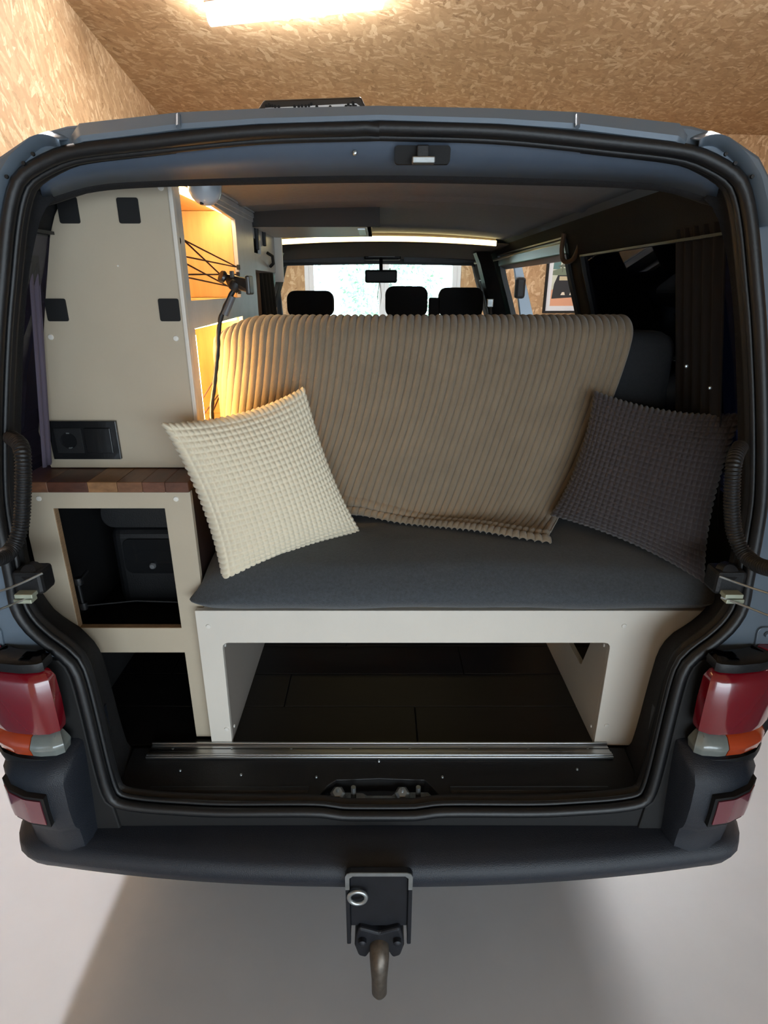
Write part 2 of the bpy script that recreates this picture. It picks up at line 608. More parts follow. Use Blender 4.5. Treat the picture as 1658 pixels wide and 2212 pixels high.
# outer section of the body (half width, height)
PROF = [(.80, .44), (.81, .55), (.84, .70), (.885, .85), (.895, .95), (.88, 1.10), (.855, 1.22), (.825, 1.35), (.785, 1.5), (.745, 1.62),
        (.71, 1.72), (.692, 1.78), (.674, 1.84), (.640, 1.885), (.585, 1.915), (.52, 1.93), (.40, 1.94), (.27, 1.947), (.13, 1.952), (0, 1.954)]
XO = lambda z: float(np.interp(z, [p[1] for p in PROF], [p[0] for p in PROF]))
YS = [0, 1.24, 1.75, 2.12, 2.27, 2.95, 3.50, 3.72, 4.30, 4.55]
WIN_Z = (1.22, 1.78)


def skip(side, y0, y1, z0, z1):
    zc, yc = (z0 + z1) / 2, (y0 + y1) / 2
    if 1.24 < yc < 2.12 and 1.22 < zc < 1.78:
        return True
    if 3.72 < yc < 4.30 and 1.22 < zc < 1.72:
        return True
    if 2.27 < yc < 3.50:
        return (0.5 < zc < 1.84) if side > 0 else (1.22 < zc < 1.78)
    return False


def shell(inset, zlo, zhi, y_front, mapz=lambda z: z):
    mb = MB()
    for side in (-1, 1):
        pr_ = [(x - inset, z) for x, z in PROF if zlo <= z <= zhi]
        ys = [y for y in YS]
        vs, idx = [], {}
        for i, (x, z) in enumerate(pr_):
            for j, y in enumerate(ys):
                yy = (TA + TB * z + y_front) if j == 0 else y
                vs.append((side * x, yy, z))
        n = len(ys)
        fs = []
        for i in range(len(pr_) - 1):
            for j in range(n - 1):
                y0 = 1.1 if j == 0 else ys[j]
                if skip(side, y0, ys[j + 1], pr_[i][1], pr_[i + 1][1]):
                    continue
                fs.append((i * n + j, i * n + j + 1, (i + 1) * n + j + 1, (i + 1) * n + j))
        mb.add(vs, fs)
    return mb


mb = shell(0, 0, 9, 0.0)
body = mb.build('body_shell', M_body, van, smooth=True, ang=50, solid=0.012)
mb = shell(0.014, .55, 1.90, 0.10)
mb.build('side_lining', M_lining, van, smooth=True, ang=50, solid=0.004)
# jambs closing the gap between shell and lining round each opening
for side, y0, y1, z0, z1 in ((-1, 1.24, 2.12, 1.22, 1.78), (1, 1.24, 2.12, 1.22, 1.78), (-1, 2.27, 3.5, 1.22, 1.78), (1, 2.27, 3.5, .55, 1.84),
                             (-1, 3.72, 4.3, 1.22, 1.72), (1, 3.72, 4.3, 1.22, 1.72)):
    zs = [z0] + [p[1] for p in PROF if z0 < p[1] < z1] + [z1]
    mb = MB()
    for y in (y0, y1):
        mb.loft([[(side * XO(z), y, z) for z in zs], [(side * (XO(z) - .028), y, z) for z in zs]], False)
    for z in (z0, z1):
        mb.add([(side * XO(z), y0, z), (side * XO(z), y1, z), (side * (XO(z) - .028), y1, z), (side * (XO(z) - .028), y0, z)], [(0, 1, 2, 3)])
    mb.build('window_jamb', M_rub, van, solid=0.006)
    if not (side > 0 and y0 == 2.27):
        g = MB().loft([[(side * (XO(z) - .012), y, z) for z in zs] for y in (y0, y1)], False)
        g.build('side_window', M_tint if y0 < 3 else M_glass, van, solid=0.004)

# underside, wheels, nose (out of view, they carry the van and its shade)
MB().box(-.80, .80, 1.15, 5.2, .34, .50).build('underbody', M_black, van, bevel=.03)
for sx in (-1, 1):
    for y in (1.95, 4.85):
        M = Matrix.Translation((sx * .76, y, .325)) @ Matrix.Rotation(math.pi / 2, 4, 'Y')
        w = MB().lathe([(.20, -.09), (.29, -.10), (.322, -.08), (.325, 0), (.322, .08), (.29, .10), (.20, .09)], M, 32).build('wheel', M_rub, van, smooth=True)
        MB().lathe([(.02, .085), (.19, .08), (.20, .093)] if sx > 0 else [(.02, -.085), (.19, -.08), (.20, -.093)], M, 24).build('wheel_rim', M_alu, w, smooth=True)
mb = MB()
mb.loft([[(-.86, y, .42), (-.86, y, z), (-.6, y, z + .04), (.6, y, z + .04), (.86, y, z), (.86, y, .42)] for y, z in
         ((4.55, 1.16), (5.0, 1.12), (5.5, .98), (5.72, .75))], True, True)
mb.build('bonnet', M_body, van, smooth=True, ang=30)
MB().box(-.78, .78, 4.45, 4.95, .95, 1.13).build('dashboard', M_black, van, bevel=.03)
# windscreen frame, raked
ws = lambda u, v, w: Vector((u, 4.36 + (1.86 - v) * .85 + w, v))
outer = [(-.84, 1.12), (.84, 1.12), (.74, 1.70), (.66, 1.885), (.45, 1.93), (-.45, 1.93), (-.66, 1.885), (-.74, 1.70)]
hole = [(-.76, 1.17), (.76, 1.17), (.715, 1.72), (.69, 1.795), (.64, 1.82), (0, 1.83), (-.64, 1.82), (-.69, 1.795), (-.715, 1.72)]
fr = MB().plate(outer, [hole], 0, .05, ws).build('windscreen_frame', mat('grey_pillar_trim', (92, 96, 98), .8, var=.05), van, bevel=.01)
MB().plate(hole, [], .02, .025, ws).build('windscreen_glass', M_glass, fr)
for sx in (-1, 1):
    MB().plate([(4.36, 1.12), (4.95, 1.12), (4.42, 1.80), (4.36, 1.86)], [], 0, .03 * sx, YZ(sx * .80)).build('quarter_pillar', M_body, van)

# headliner with pressed ribs, cab roof lining in front of the light bow
ys = np.concatenate([np.linspace(1.20, 3.12, 60)])
xs = np.linspace(-.60, .60, 31)
P = np.zeros((len(ys), len(xs), 3))
for i, y in enumerate(ys):
    rib = -.012 * math.exp(-((y - 1.93) / .022) ** 2) - .010 * math.exp(-((y - 2.75) / .02) ** 2)
    for j, x in enumerate(xs):
        P[i, j] = (x, y, 1.893 + .030 * (1 - (x / .6) ** 2) + rib)
grid_mesh('headliner', P, M_head, van, smooth=True, ang=180, solid=.004, solid_off=1)
ys = np.linspace(3.12, 4.40, 14)
P = np.zeros((len(ys), len(xs), 3))
for i, y in enumerate(ys):
    for j, x in enumerate(xs):
        t = (y - 3.12) / 1.28
        P[i, j] = (x * 1.08, y, 1.872 + .022 * (1 - (x / .6) ** 2) - .035 * t)
grid_mesh('cab_headliner', P, M_cabroof, van, smooth=True, ang=180, solid=.004, solid_off=1)
# light bow
bow = [(x, 3.10, 1.888 + .024 * (1 - (x / .6) ** 2)) for x in np.linspace(-.50, .56, 20)]
mb = MB()
mb.loft([[(x, 3.09, z - .028), (x, 3.12, z - .034), (x, 3.14, z + .02), (x, 3.09, z + .02)] for x, y, z in bow], True, True)
mb.build('roof_bow', M_cabroof, van, smooth=True, ang=30)
led = MB().loft([[(x, 3.078, z - .026), (x, 3.089, z - .026), (x, 3.089, z - .004), (x, 3.078, z - .004)] for x, y, z in bow], True, True).build('led_strip', M_led, None)
tag(led, 'glowing warm yellow light strip across the roof lining above the front seats', 'light strip')
# sun visors, roof console, mirror
for x0, x1 in ((-.66, -.10), (.16, .66)):
    MB().box(x0, x1, 4.18, 4.20, 1.832, 1.885).build('sun_visor', M_head, van, bevel=.009, seg=3)
co = MB().box(-.10, .14, 4.12, 4.22, 1.845, 1.90).build('roof_console', M_black, van, bevel=.012)
MB().box(-.07, .10, 4.112, 4.13, 1.862, 1.885).build('console_lamp', mat('grey_lens', (120, 122, 120), .4), co)
a, b = at(788, 583, 4.0), at(857, 611, 4.0)
mr = MB().box(a.x, b.x, 3.98, 4.03, b.z, a.z).build('inner_mirror', M_black, van, bevel=.012, seg=3)
MB().tube([(.01, 4.02, a.z - .01), (.01, 4.06, a.z + .03), (.01, 4.12, 1.85)], .012, 10).build('mirror_stalk', M_black, mr, smooth=True)
mb = MB()
mb.tube([(.0, 3.99, b.z), (-.012, 3.99, b.z - .08), (.0, 3.99, b.z - .16), (.014, 3.99, b.z - .08), (.004, 3.99, b.z)], .0022, 6)
pend = mb.build('mirror_pendant', M_steel, None)
tag(pend, 'thin chain pendant hanging in a loop from the inside mirror', 'pendant')

# ---- rear frame: painted surround between outer section and seal
SE = [(819, 262), (1078, 270), (1329, 295), (1470, 312), (1529, 330), (1589, 365), (1614, 405), (1629, 480), (1640, 600), (1649, 720),
      (1655, 900), (1653, 1060), (1641, 1151), (1630, 1209), (1621, 1252), (1610, 1310), (1584, 1353), (1548, 1387), (1518, 1409),
      (1490, 1433), (1475, 1464), (1456, 1534), (1441, 1596), (1426, 1657), (1410, 1709), (1389, 1734), (1334, 1746), (1242, 1753),
      (1150, 1757), (960, 1757), (900, 1764), (819, 1765)]
seh = smooth_poly([(att(*p).x, att(*p).z, 0) for p in SE], 120)
SEAL = [(p.x, p.y) for p in seh]
SEAL[0] = (0, SEAL[0][1])
SEAL[-1] = (0, SEAL[-1][1])
seal_loop = SEAL + [(-x, z) for x, z in reversed(SEAL[1:-1])]
TP = lambda off: (lambda u, v, w: Vector((u, TA + TB * v + off + w, v)))
outp = [p for p in PROF]
oloop = [(x, z) for x, z in outp] + [(-x, z) for x, z in reversed(outp[:-1])]
oloop = [(x, z - .004) for x, z in oloop]
blk_r = [p for p in SEAL if .56 < p[1] < .95]
MB().plate(oloop, [seal_loop[::-1]], 0, .03, TP(0)).build('rear_frame', M_body, van, bevel=.008, seg=3)


def inset_loop(loop, d):
    n = len(loop)
    out = []
    for i in range(n):
        a, b = Vector(loop[i - 1]), Vector(loop[(i + 1) % n])
        t = (b - a).normalized()
        out.append((loop[i][0] + t.y * d, loop[i][1] - t.x * d))
    return out


L1, L2 = inset_loop(seal_loop, .011), inset_loop(seal_loop, .0215)
seal = MB().tube([TP(-.008)(u, v, 0) for u, v in L1], .0115, 12, closed=True).build('door_seal', M_rub, van, smooth=True, ang=180)
MB().tube([TP(.006)(u, v, 0) for u, v in L2], .0062, 10, closed=True).build('inner_seal_lip', M_rub, seal, smooth=True, ang=180)
LB = inset_loop(seal_loop, .0255)
MB().loft([[TP(.03)(u, v, 0) for u, v in seal_loop], [TP(.012)(u, v, 0) for u, v in L1], [TP(.022)(u, v, 0) for u, v in LB],
           [TP(.028)(u, v, 0) for u, v in LB]], True).build('seal_channel', M_rub, van, smooth=True, ang=60)

# header beam (painted) and black edging under it
hx = [120, 200, 400, 600, 819, 1078, 1329, 1470, 1545]
def sym(P):
    """mirror right-hand points to the left"""
    return [Vector((-p.x, p.y, p.z)) for p in reversed(P[1:])] + P
bt = sym([at(819, 300, 1.155), at(1078, 304, 1.155), at(1329, 326, 1.155), at(1470, 350, 1.155), at(1550, 385, 1.155)])
bm_ = sym([at(819, 330, 1.165), at(1078, 335, 1.165), at(1329, 352, 1.165), at(1470, 370, 1.165), at(1552, 405, 1.165)])
bb = sym([at(819, 379, 1.20), at(1078, 383, 1.20), at(1329, 392, 1.20), at(1440, 402, 1.20), at(1545, 432, 1.20)])
be = sym([at(819, 395, 1.215), at(1078, 399, 1.215), at(1329, 406, 1.215), at(1450, 418, 1.215), at(1540, 446, 1.215)])
bt, bm_, bb, be = [smooth_poly(q, 60) for q in (bt, bm_, bb, be)]
top_in = [Vector((p.x, 1.15, p.z + .02)) for p in bt]
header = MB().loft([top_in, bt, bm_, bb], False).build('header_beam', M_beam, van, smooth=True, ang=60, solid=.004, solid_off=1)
MB().loft([bb, be, [Vector((p.x, 1.26, p.z + .01)) for p in be]], False).build('header_edging', M_trim, van, smooth=True, ang=60, solid=.004, solid_off=1)
# catch plate in the header
c0, c1 = at(852, 318, 1.165), at(970, 356, 1.165)
lk = MB().plate(rrect(c0.x, c1.x, c1.z, c0.z, .006), [], -.006, .004, lambda u, v, w: Vector((u, 1.168 + w + (1.87 - v) * .35, v))).build('latch_pocket', M_blk, header, label='black rectangular catch pocket')
d0, d1 = at(899, 316, 1.155), at(924, 352, 1.155)
mb = MB().box(d0.x, d1.x, 1.140, 1.160, d1.z, d0.z).build('catch_plate', M_black, van, bevel=.002)
MB().box(d0.x - .008, d1.x + .010, 1.130, 1.150, d1.z - .004, d1.z + .006).build('striker', M_steel, mb, bevel=.002)
MB().lathe([(.0045, 0), (.003, .003), (.0001, .004)], Matrix.Translation(at(766, 330, 1.160)) @ Matrix.Rotation(math.pi / 2, 4, 'X'), 12).build('screw', M_steel, van, smooth=True)

# pillar trims (right and left) between seal and interior
RO = [(1545, 372), (1578, 420), (1590, 480), (1602, 600), (1612, 720), (1619, 900), (1618, 1060), (1610, 1151), (1601, 1209), (1592, 1252), (1582, 1290),
      (1560, 1325), (1528, 1358), (1490, 1385), (1462, 1412), (1450, 1450), (1432, 1520), (1418, 1585), (1404, 1650), (1390, 1700), (1372, 1722), (1330, 1734)]
RI = [(1520, 430), (1545, 460), (1562, 520), (1576, 600), (1586, 720), (1592, 900), (1592, 1000), (1588, 1100), (1578, 1190), (1562, 1250), (1540, 1290),
      (1511, 1326), (1481, 1351), (1444, 1375), (1422, 1405), (1409, 1443), (1392, 1504), (1380, 1550), (1368, 1590), (1358, 1612), (1335, 1628), (1318, 1632)]
n = 60
o_ = smooth_poly([att(*p, .03) for p in RO], n)
i_ = smooth_poly([at(*p, 1.195) for p in RI], n)
for sx in (1, -1):
    flip = lambda q: Vector((sx * q.x, q.y, q.z))
    m1 = [a.lerp(b, .45) + Vector((.008, .012, 0)) for a, b in zip(o_, i_)]
    m2 = [a.lerp(b, .85) + Vector((.004, .004, 0)) for a, b in zip(o_, i_)]
    bk = [Vector((p.x + .05, p.y + .05, p.z)) for p in i_]
    MB().loft([[flip(p) for p in q] for q in (o_, m1, m2, i_, bk)], False).build('pillar_trim', M_trim, van, smooth=True, ang=60, solid=.004, solid_off=1)

# sill: top skin with the lock recess
SY0, SY1 = 1.046, 1.158
SZ = lambda y: .550 + (y - SY0) * (.570 - .550) / (SY1 - SY0)
sp_ = lambda u, v, w: Vector((u, v, SZ(v) + w - .06 * max(0, abs(u) - .62)))
ra, rb = atz(742, 1694, .555), atz(900, 1694, .555)
rec = [(-.155, SY0 - .005), (-.105, 1.100), (.11, 1.100), (.160, SY0 - .005)]
rec = [(-.150, 1.048), (-.125, 1.083), (-.105, 1.098), (.0, 1.102), (.11, 1.098), (.125, 1.083), (.150, 1.048)]
so = [(-.60, SY0)] + [(.60 - .0, SY0)] + [] + [(.63, 1.10), (.63, SY1 + .03), (-.63, SY1 + .03), (-.63, 1.10)]
sill = MB().plate(so, [rec], 0, -.006, sp_).build('sill_panel', M_black, van, bevel=.003)
mb = MB()
mb.loft([[sp_(u, v, -.002) for u, v in rec], [Vector((u, v, .52)) for u, v in rec]], True)
mb.build('lock_recess', M_blk, van)
MB().loft([[sp_(x, 1.064, .0), sp_(x, 1.068, .004), sp_(x, 1.076, .004), sp_(x, 1.082, 0)] for x in np.linspace(-.55, -.17, 20)], True, True).build('sill_bead', M_black, sill, smooth=True)
MB().loft([[sp_(x, 1.064, .0), sp_(x, 1.068, .004), sp_(x, 1.076, .004), sp_(x, 1.082, 0)] for x in np.linspace(.17, .55, 20)], True, True).build('sill_bead', M_black, sill, smooth=True)
lp = MB().plate([(-.145, 1.050), (.150, 1.050), (.118, 1.088), (.04, 1.088), (.03, 1.078), (-.03, 1.078), (-.04, 1.086), (-.112, 1.088)], [], 0, .004, XY(.526)).build('lock_plate', mat('zinc_plate', (150, 165, 176), .45, .5, var=.25, vscale=60), van)
for x in (-.100, .055):
    c = Vector((x, 1.075, .530))
    MB().lathe([(.015, 0), (.018, .004), (.016, .012), (.019, .016), (.012, .022), (.0001, .022)], Matrix.Translation(c) @ Matrix.Rotation(.25, 4, 'X'), 6).build('wing_nut', M_steel, lp, bevel=.001)
    MB().lathe([(.004, 0), (.004, .012), (.0001, .013)], Matrix.Translation(c + Vector((0, -.004, .018))), 10).build('bolt', M_steel, lp)
    MB().plate(rrect(x + .030, x + .066, 1.056, 1.082, .011), [], 0, .003, XY(.530)).build('latch_base', M_steel, lp)
    st = MB().tube([(x + .038, 1.070, .531), (x + .038, 1.070, .566)], .0058, 10).build('striker_pin', M_steel, lp, smooth=True)
    MB().box(x + .032, x + .044, 1.056, 1.074, .531, .546).build('rubber_stop', M_rub, st, bevel=.002)
    MB().lathe([(.007, .0), (.006, .002), (.0001, .002)], Matrix.Translation((x + .054, 1.066, .533)), 12).build('screw', M_steel, lp)
for px, py in ((390, 1670), (521, 1678), (683, 1682), (955, 1682), (818, 1653), (1245, 1668)):
    q = atz(px, py, .556)
    MB().lathe([(.0035, 0), (.0025, .003), (.0001, .0035)], Matrix.Translation((q.x, q.y, SZ(q.y))), 10).build('sill_rivet', M_steel, sill, smooth=True)

# aluminium threshold profile
al = MB()
for y0, y1, h in ((1.158, 1.163, .010), (1.165, 1.172, .008), (1.174, 1.198, .004), (1.199, 1.204, .010)):
    al.box(-.588, .589, y0, y1, .566, .570 + h)
al.box(-.588, .589, 1.153, 1.1575, .5705, .578)
th = al.build('threshold_profile', M_alu, None, bevel=.001)
tag(th, 'ribbed aluminium threshold strip along the load floor edge', 'metal strip')
for k in range(8):
    x = -.53 + k * .152
    MB().lathe([(.0035, 0), (.003, .002), (.0001, .0025)], Matrix.Translation((x, 1.186, .574)), 10).build('screw', M_steel, th, smooth=True)

# load floor planks
fl = MB().box(-.82, .82, 1.19, 3.55, .535, .562).build('cargo_floor', M_blk, van)
for r_ in range(12):
    y0 = 1.204 + r_ * .15
    off = (r_ * .37) % .9
    x = -.80 - off
    while x < .80:
        x0, x1 = max(x, -.80), min(x + .9, .80)
        if x1 - x0 > .02:
            MB().box(x0 + .001, x1 - .001, y0 + .001, y0 + .149, .562, .569).build('floor_plank', M_floorw, fl, bevel=.0012, seg=1)
        x += .9

# ---- rear bumper
def plan(x, back=0.0):
    """rear edge of the bumper in plan; arc parameter x may exceed the corner"""
    return x


def corner_curve(yc, xw, n=49, yend=1.7):
    pts = []
    for i in range(n):
        s = i / (n - 1) * 2 - 1
        a = abs(s)
        if a < .72:
            x = xw * .90 * (a / .72)
            y = yc + .055 * (a / .72) ** 2.2
        else:
            t = (a - .72) / .28
            if t < .5:
                q = t / .5 * math.pi / 2
                x = xw * .90 + xw * .10 * math.sin(q)
                y = yc + .055 + .11 * (1 - math.cos(q))
            else:
                x = xw
                y = yc + .165 + (t - .5) / .5 * (yend - yc - .165)
        pts.append((math.copysign(x, s), y))
    return pts


def sweep(section, yc, xw, n=73, amin=0.0, sgn=0):
    base = corner_curve(yc, xw, n)
    inner = corner_curve(yc + .2, xw - .12, n)
    rings = []
    for (x, y), (xi, yi) in zip(base, inner):
        d = Vector((xi - x, yi - y, 0))
        if abs(x) < xw * .9:
            d = Vector((0, 1, 0))
        else:
            d = d.normalized()
        rings.append([Vector((x, y, z)) + d * o for o, z in section])
    return rings


sec = [(.16, .512), (.05, .506), (.018, .500), (.004, .488), (0, .465), (.015, .43), (.05, .40), (.09, .375), (.14, .37), (.15, .48)]
rr = sweep(sec, .905, .86)
bumper = MB().loft(rr, True, True).build('rear_bumper', M_bump, van, smooth=True, ang=60)
# grained tread rows on the bumper step
for sx in (1, -1):
    # corner towers of the bumper under the lamps
    ring = []
    cc = [(.655, .965), (.665, .945), (.70, .938), (.745, .945), (.79, .965), (.825, 1.00), (.845, 1.06), (.856, 1.14), (.86, 1.24)]
    secs = [(.085, .752), (.035, .742), (.012, .726), (.0, .700), (-.002, .640), (.001, .595), (.006, .575), (.016, .558), (.020, .52), (.020, .48), (.07, .47)]
    rings = []
    for i, (x, y) in enumerate(cc):
        a = Vector(cc[max(i - 1, 0)] + (0,))
        b = Vector(cc[min(i + 1, len(cc) - 1)] + (0,))
        t = (b - a).normalized()
        nrm = Vector((-t.y, t.x, 0))
        if i < 2:
            nrm = Vector((0, 1, 0))
        rings.append([Vector((sx * (x + nrm.x * o), y + nrm.y * o, z)) for o, z in secs])
    # inner cheek running back to the body
    r0 = rings[0]
    cheek = [Vector((sx * (abs(p.x) - .004), p.y + .09, p.z)) for p in r0]
    tw = MB().loft([cheek] + rings, True, True).build('bumper_corner', M_bump, van, smooth=True, ang=50)
    # reflector set in a dark pocket
    def rf(u, v, w, sx=sx):
        y = float(np.interp(u, [c[0] for c in cc], [c[1] for c in cc]))
        return Vector((sx * u, y + w + (.645 - v) * .03, v))
    pts = [(u, .603) for u in np.linspace(.700, .822, 7)] + [(u, .690) for u in np.linspace(.822, .700, 7)]
    pts2 = [(u, .611) for u in np.linspace(.708, .812, 7)] + [(u, .676) for u in np.linspace(.812, .704, 7)]
    def band(us, v0, v1, w0, w1):
        return MB().loft([[rf(u, v0, w1), rf(u, v0, w0), rf(u, (v0 + v1) / 2, w0 - .0006), rf(u, v1, w0), rf(u, v1, w1)] for u in us], True, True)
    UO, UI = np.linspace(.700, .820, 12), np.linspace(.708, .810, 11)
    rp = band(UO, .603, .684, -.0125, .02).build('reflector_pocket', M_blk, tw, smooth=True, ang=40)
    rfl = band(UI, .611, .677, -.0155, .01).build('reflector', M_refl, tw, smooth=True, ang=40, label='dull red bumper reflector')

    # tail lamp cluster
    lc = [(.668, 1.05), (.671, .985), (.686, .975), (.72, .972), (.775, .980), (.82, 1.0), (.85, 1.035), (.872, 1.09), (.882, 1.16)]

    def lamp(name, u0, u1, z0, z1, m, bulge=.012, back=0.0, par=None, lab=None):
        cu = np.linspace(u0, u1, 16)
        L = [0]
        for a, b in zip(lc, lc[1:]):
            L.append(L[-1] + math.hypot(b[0] - a[0], b[1] - a[1]))
        rings = []
        zs = [z0, z0 + .006, z0 + .02, (z0 + z1) / 2, z1 - .022, z1 - .006, z1]
        of = [.014, .003, 0, -.002, 0, .010, .026]
        for u in cu:
            s = u * L[-1]
            x = float(np.interp(s, L, [c[0] for c in lc]))
            y = float(np.interp(s, L, [c[1] for c in lc]))
            x2 = float(np.interp(min(s + .01, L[-1]), L, [c[0] for c in lc]))
            y2 = float(np.interp(min(s + .01, L[-1]), L, [c[1] for c in lc]))
            t = Vector((x2 - x, y2 - y, 0))
            if t.length < 1e-5:
                t = Vector((.2, 1, 0))
            t.normalize()
            nr = Vector((-t.y, t.x, 0))
            ring_ = [Vector((x, y, z)) + nr * (o * bulge / .012 + back) for o, z in zip(of, zs)]
            ring_ += [Vector((x, y, z)) + nr * (.05 + back) for z in (z1, z0)]
            rings.append([Vector((sx * p.x, p.y, p.z)) for p in ring_])
        o = MB().loft(rings, True, True).build(name, m, par, smooth=True, ang=40)
        if lab:
            o['label'] = lab
        return o
    lh = lamp('tail_lamp', .0, 1.0, .722, .740, M_black, par=van)
    lamp('red_lens', .10, .995, .800, 0.9535, M_red, par=lh, lab='red upper tail lamp lens')
    lamp('clear_lens', .10, .335, .743, .797, M_clear, par=lh, lab='clear reversing lamp lens')
    lamp('amber_lens', .34, .99, .743, .797, M_amber, par=lh, lab='amber turn signal lens')
    lamp('red_corner', .60, .995, .948, .978, M_red, par=lh)
    lamp('lamp_cap', .06, .60, .954, .976, M_black, .012, .011, par=lh)
    MB().plate([(x + .002, z) for x, z in blk_r] + [(.60, .50), (.78, .50), (.83, .70), (.885, .86), (.890, .945)], [], 0, .02, lambda u, v, w: Vector((sx * u, TA + TB * v - .012 + w, v))).build('lamp_backing', M_blk, van, bevel=.004)
    # door hinge / bolt plate on the body beside the lamp
    q = att(1640, 1385)
    hp = MB().plate(rrect(q.x - .012, q.x + .03, q.z - .035, q.z + .035, .012), [], -.006, .0, lambda u, v, w: Vector((sx * u, TA + TB * v + w, v))).build('hinge_plate', M_body, van, bevel=.003)
    for dz in (-.02, .02):
        MB().lathe([(.007, 0), (.006, .005), (.0001, .006)], Matrix.Translation((sx * (q.x + .008), TA + TB * q.z - .006, q.z + dz)) @ Matrix.Rotation(math.pi / 2, 4, 'X'), 12).build('bolt', M_body, hp, smooth=True)

_lo = [(x, z + .003) for x, z in SEAL if z < .60]
MB().plate(_lo + [(-x, z) for x, z in reversed(_lo[:-1])] + [(-.68, .44), (.68, .44)], [], 0, .02, TP(-.006)).build('rear_valance', M_blk, van)
# ---- raised lip on the rear roof edge and swollen roof corners
up = [(819, 234), (1060, 239), (1245, 247), (1458, 270), (1474, 297)]
lo = [(819, 256), (1078, 264), (1245, 276), (1458, 303), (1476, 312)]
U = sym([at(*p, 1.145) for p in up])
Lo = sym([at(*p, 1.125) for p in lo])
U2 = [Vector((p.x * .99, 1.20, p.z - .004)) for p in U]
Lo2 = [Vector((p.x * .99, 1.20, p.z - .03)) for p in Lo]
Um = [a.lerp(b, .12) + Vector((0, -.010, 0)) for a, b in zip(U, Lo)]
Lm = [a.lerp(b, .80) + Vector((0, -.006, 0)) for a, b in zip(U, Lo)]
lip = MB().loft([U2, U, Um, Lm, Lo, Lo2], False).build('roof_lip', M_body, van, smooth=True, ang=35, solid=.003, solid_off=1)
for px in (385, 1247):
    a, b = at(px, 249, 1.128), at(px, 274, 1.112)
    MB().tube([a, a.lerp(b, .5), b], .004, 8).build('lip_weld', M_body, lip, smooth=True)
for sx in (1, -1):
    O = [att(*p) for p in ((1490, 300), (1510, 290), (1537, 285), (1560, 296), (1600, 330), (1622, 362), (1634, 385), (1648, 440), (1662, 490))]
    I = [att(*p) for p in ((1500, 320), (1515, 313), (1540, 312), (1560, 322), (1590, 350), (1606, 375), (1616, 392), (1628, 440), (1640, 490))]
    O = [Vector((p.x * sx, p.y, p.z)) for p in smooth_poly(O, 26)]
    I = [Vector((p.x * sx, p.y, p.z)) for p in smooth_poly(I, 26)]
    fo = Vector((0, -.016, 0))
    mid_ = [a.lerp(b, .5) + Vector((0, -.022, 0)) for a, b in zip(O, I)]
    rings = [[p + Vector((0, .10, -.004)) for p in O], [p + Vector((0, .006, 0)) for p in O], mid_, [p + Vector((0, -.010, 0)) for p in I], [p + Vector((0, .03, 0)) for p in I]]
    ck = MB().loft(rings, False).build('roof_corner', M_body, van, smooth=True, ang=70, solid=.003, solid_off=1)
    for px, py in ((1566, 333), (1586, 353), (1623, 382)):
        p = att(px, py, -.018)
        MB().lathe([(.0035, 0), (.003, .003), (.0001, .003)], Matrix.Translation((p.x * sx, p.y, p.z)) @ Matrix.Rotation(math.pi / 2, 4, 'X'), 10).build('screw', M_black, ck, smooth=True)

# ---- tow hitch
hy = .885
hz = lambda py: at(819, py, hy).z
HL, HR = at(745, 1900, hy).x, at(891, 1900, hy).x
Zt, Zb = hz(1885), hz(2040)
r_ = .012
path_o = [(HL, Zb), (HL, Zt - r_), (HL + r_ * .3, Zt - r_ * .3), (HL + r_, Zt), (HR - r_, Zt), (HR - r_ * .3, Zt - r_ * .3), (HR, Zt - r_), (HR, Zb),
          (HR - .009, Zb), (HR - .009, Zt - .016), (HR - .016, Zt - .009), (HL + .016, Zt - .009), (HL + .009, Zt - .016), (HL + .009, Zb)]
_m = MB().plate(path_o, [], 0, .014, XZ(hy))
_m.box(HL + .0005, HL + .0085, hy + .02, hy + .13, Zb + .002, .425)
_m.box(HR - .0085, HR - .0005, hy + .02, hy + .13, Zb + .002, .425)
hitch = _m.build('tow_bar', M_dsteel, van, bevel=.002)
MB().plate([(a + (0 if True else 0), b) for a, b in path_o[1:7]] + [(HR, Zt - .05), (HR - .009, Zt - .05)] + path_o[9:13] + [(HL + .009, Zt - .05), (HL, Zt - .05)], [], -.002, 0, XZ(hy)).build('worn_edge', M_steel, hitch, label='worn bare steel bracket edge')
MB().box(HL + .009, HR - .009, hy + .008, hy + .013, Zb + .05, Zt - .010).build('face_plate', M_dsteel, hitch, bevel=.002)
c = at(772, 1932, hy + .0)
ringp = [c + Vector((.0185 * math.cos(a), .010 * 0 - .004, -.004 + .0185 * math.sin(a))) for a in [2 * math.pi * k / 28 for k in range(28)]]
pin = MB().tube(ringp, .0048, 10, closed=True).build('ring_bolt', M_steel, hitch, smooth=True, ang=180)
MB().lathe([(.011, 0), (.012, .010), (.009, .018), (.004, .022), (.0001, .022)], Matrix.Translation(c + Vector((0, .045, .014))) @ Matrix.Rotation(math.radians(75), 4, 'X'), 16).build('pin_head', M_steel, pin, smooth=True)
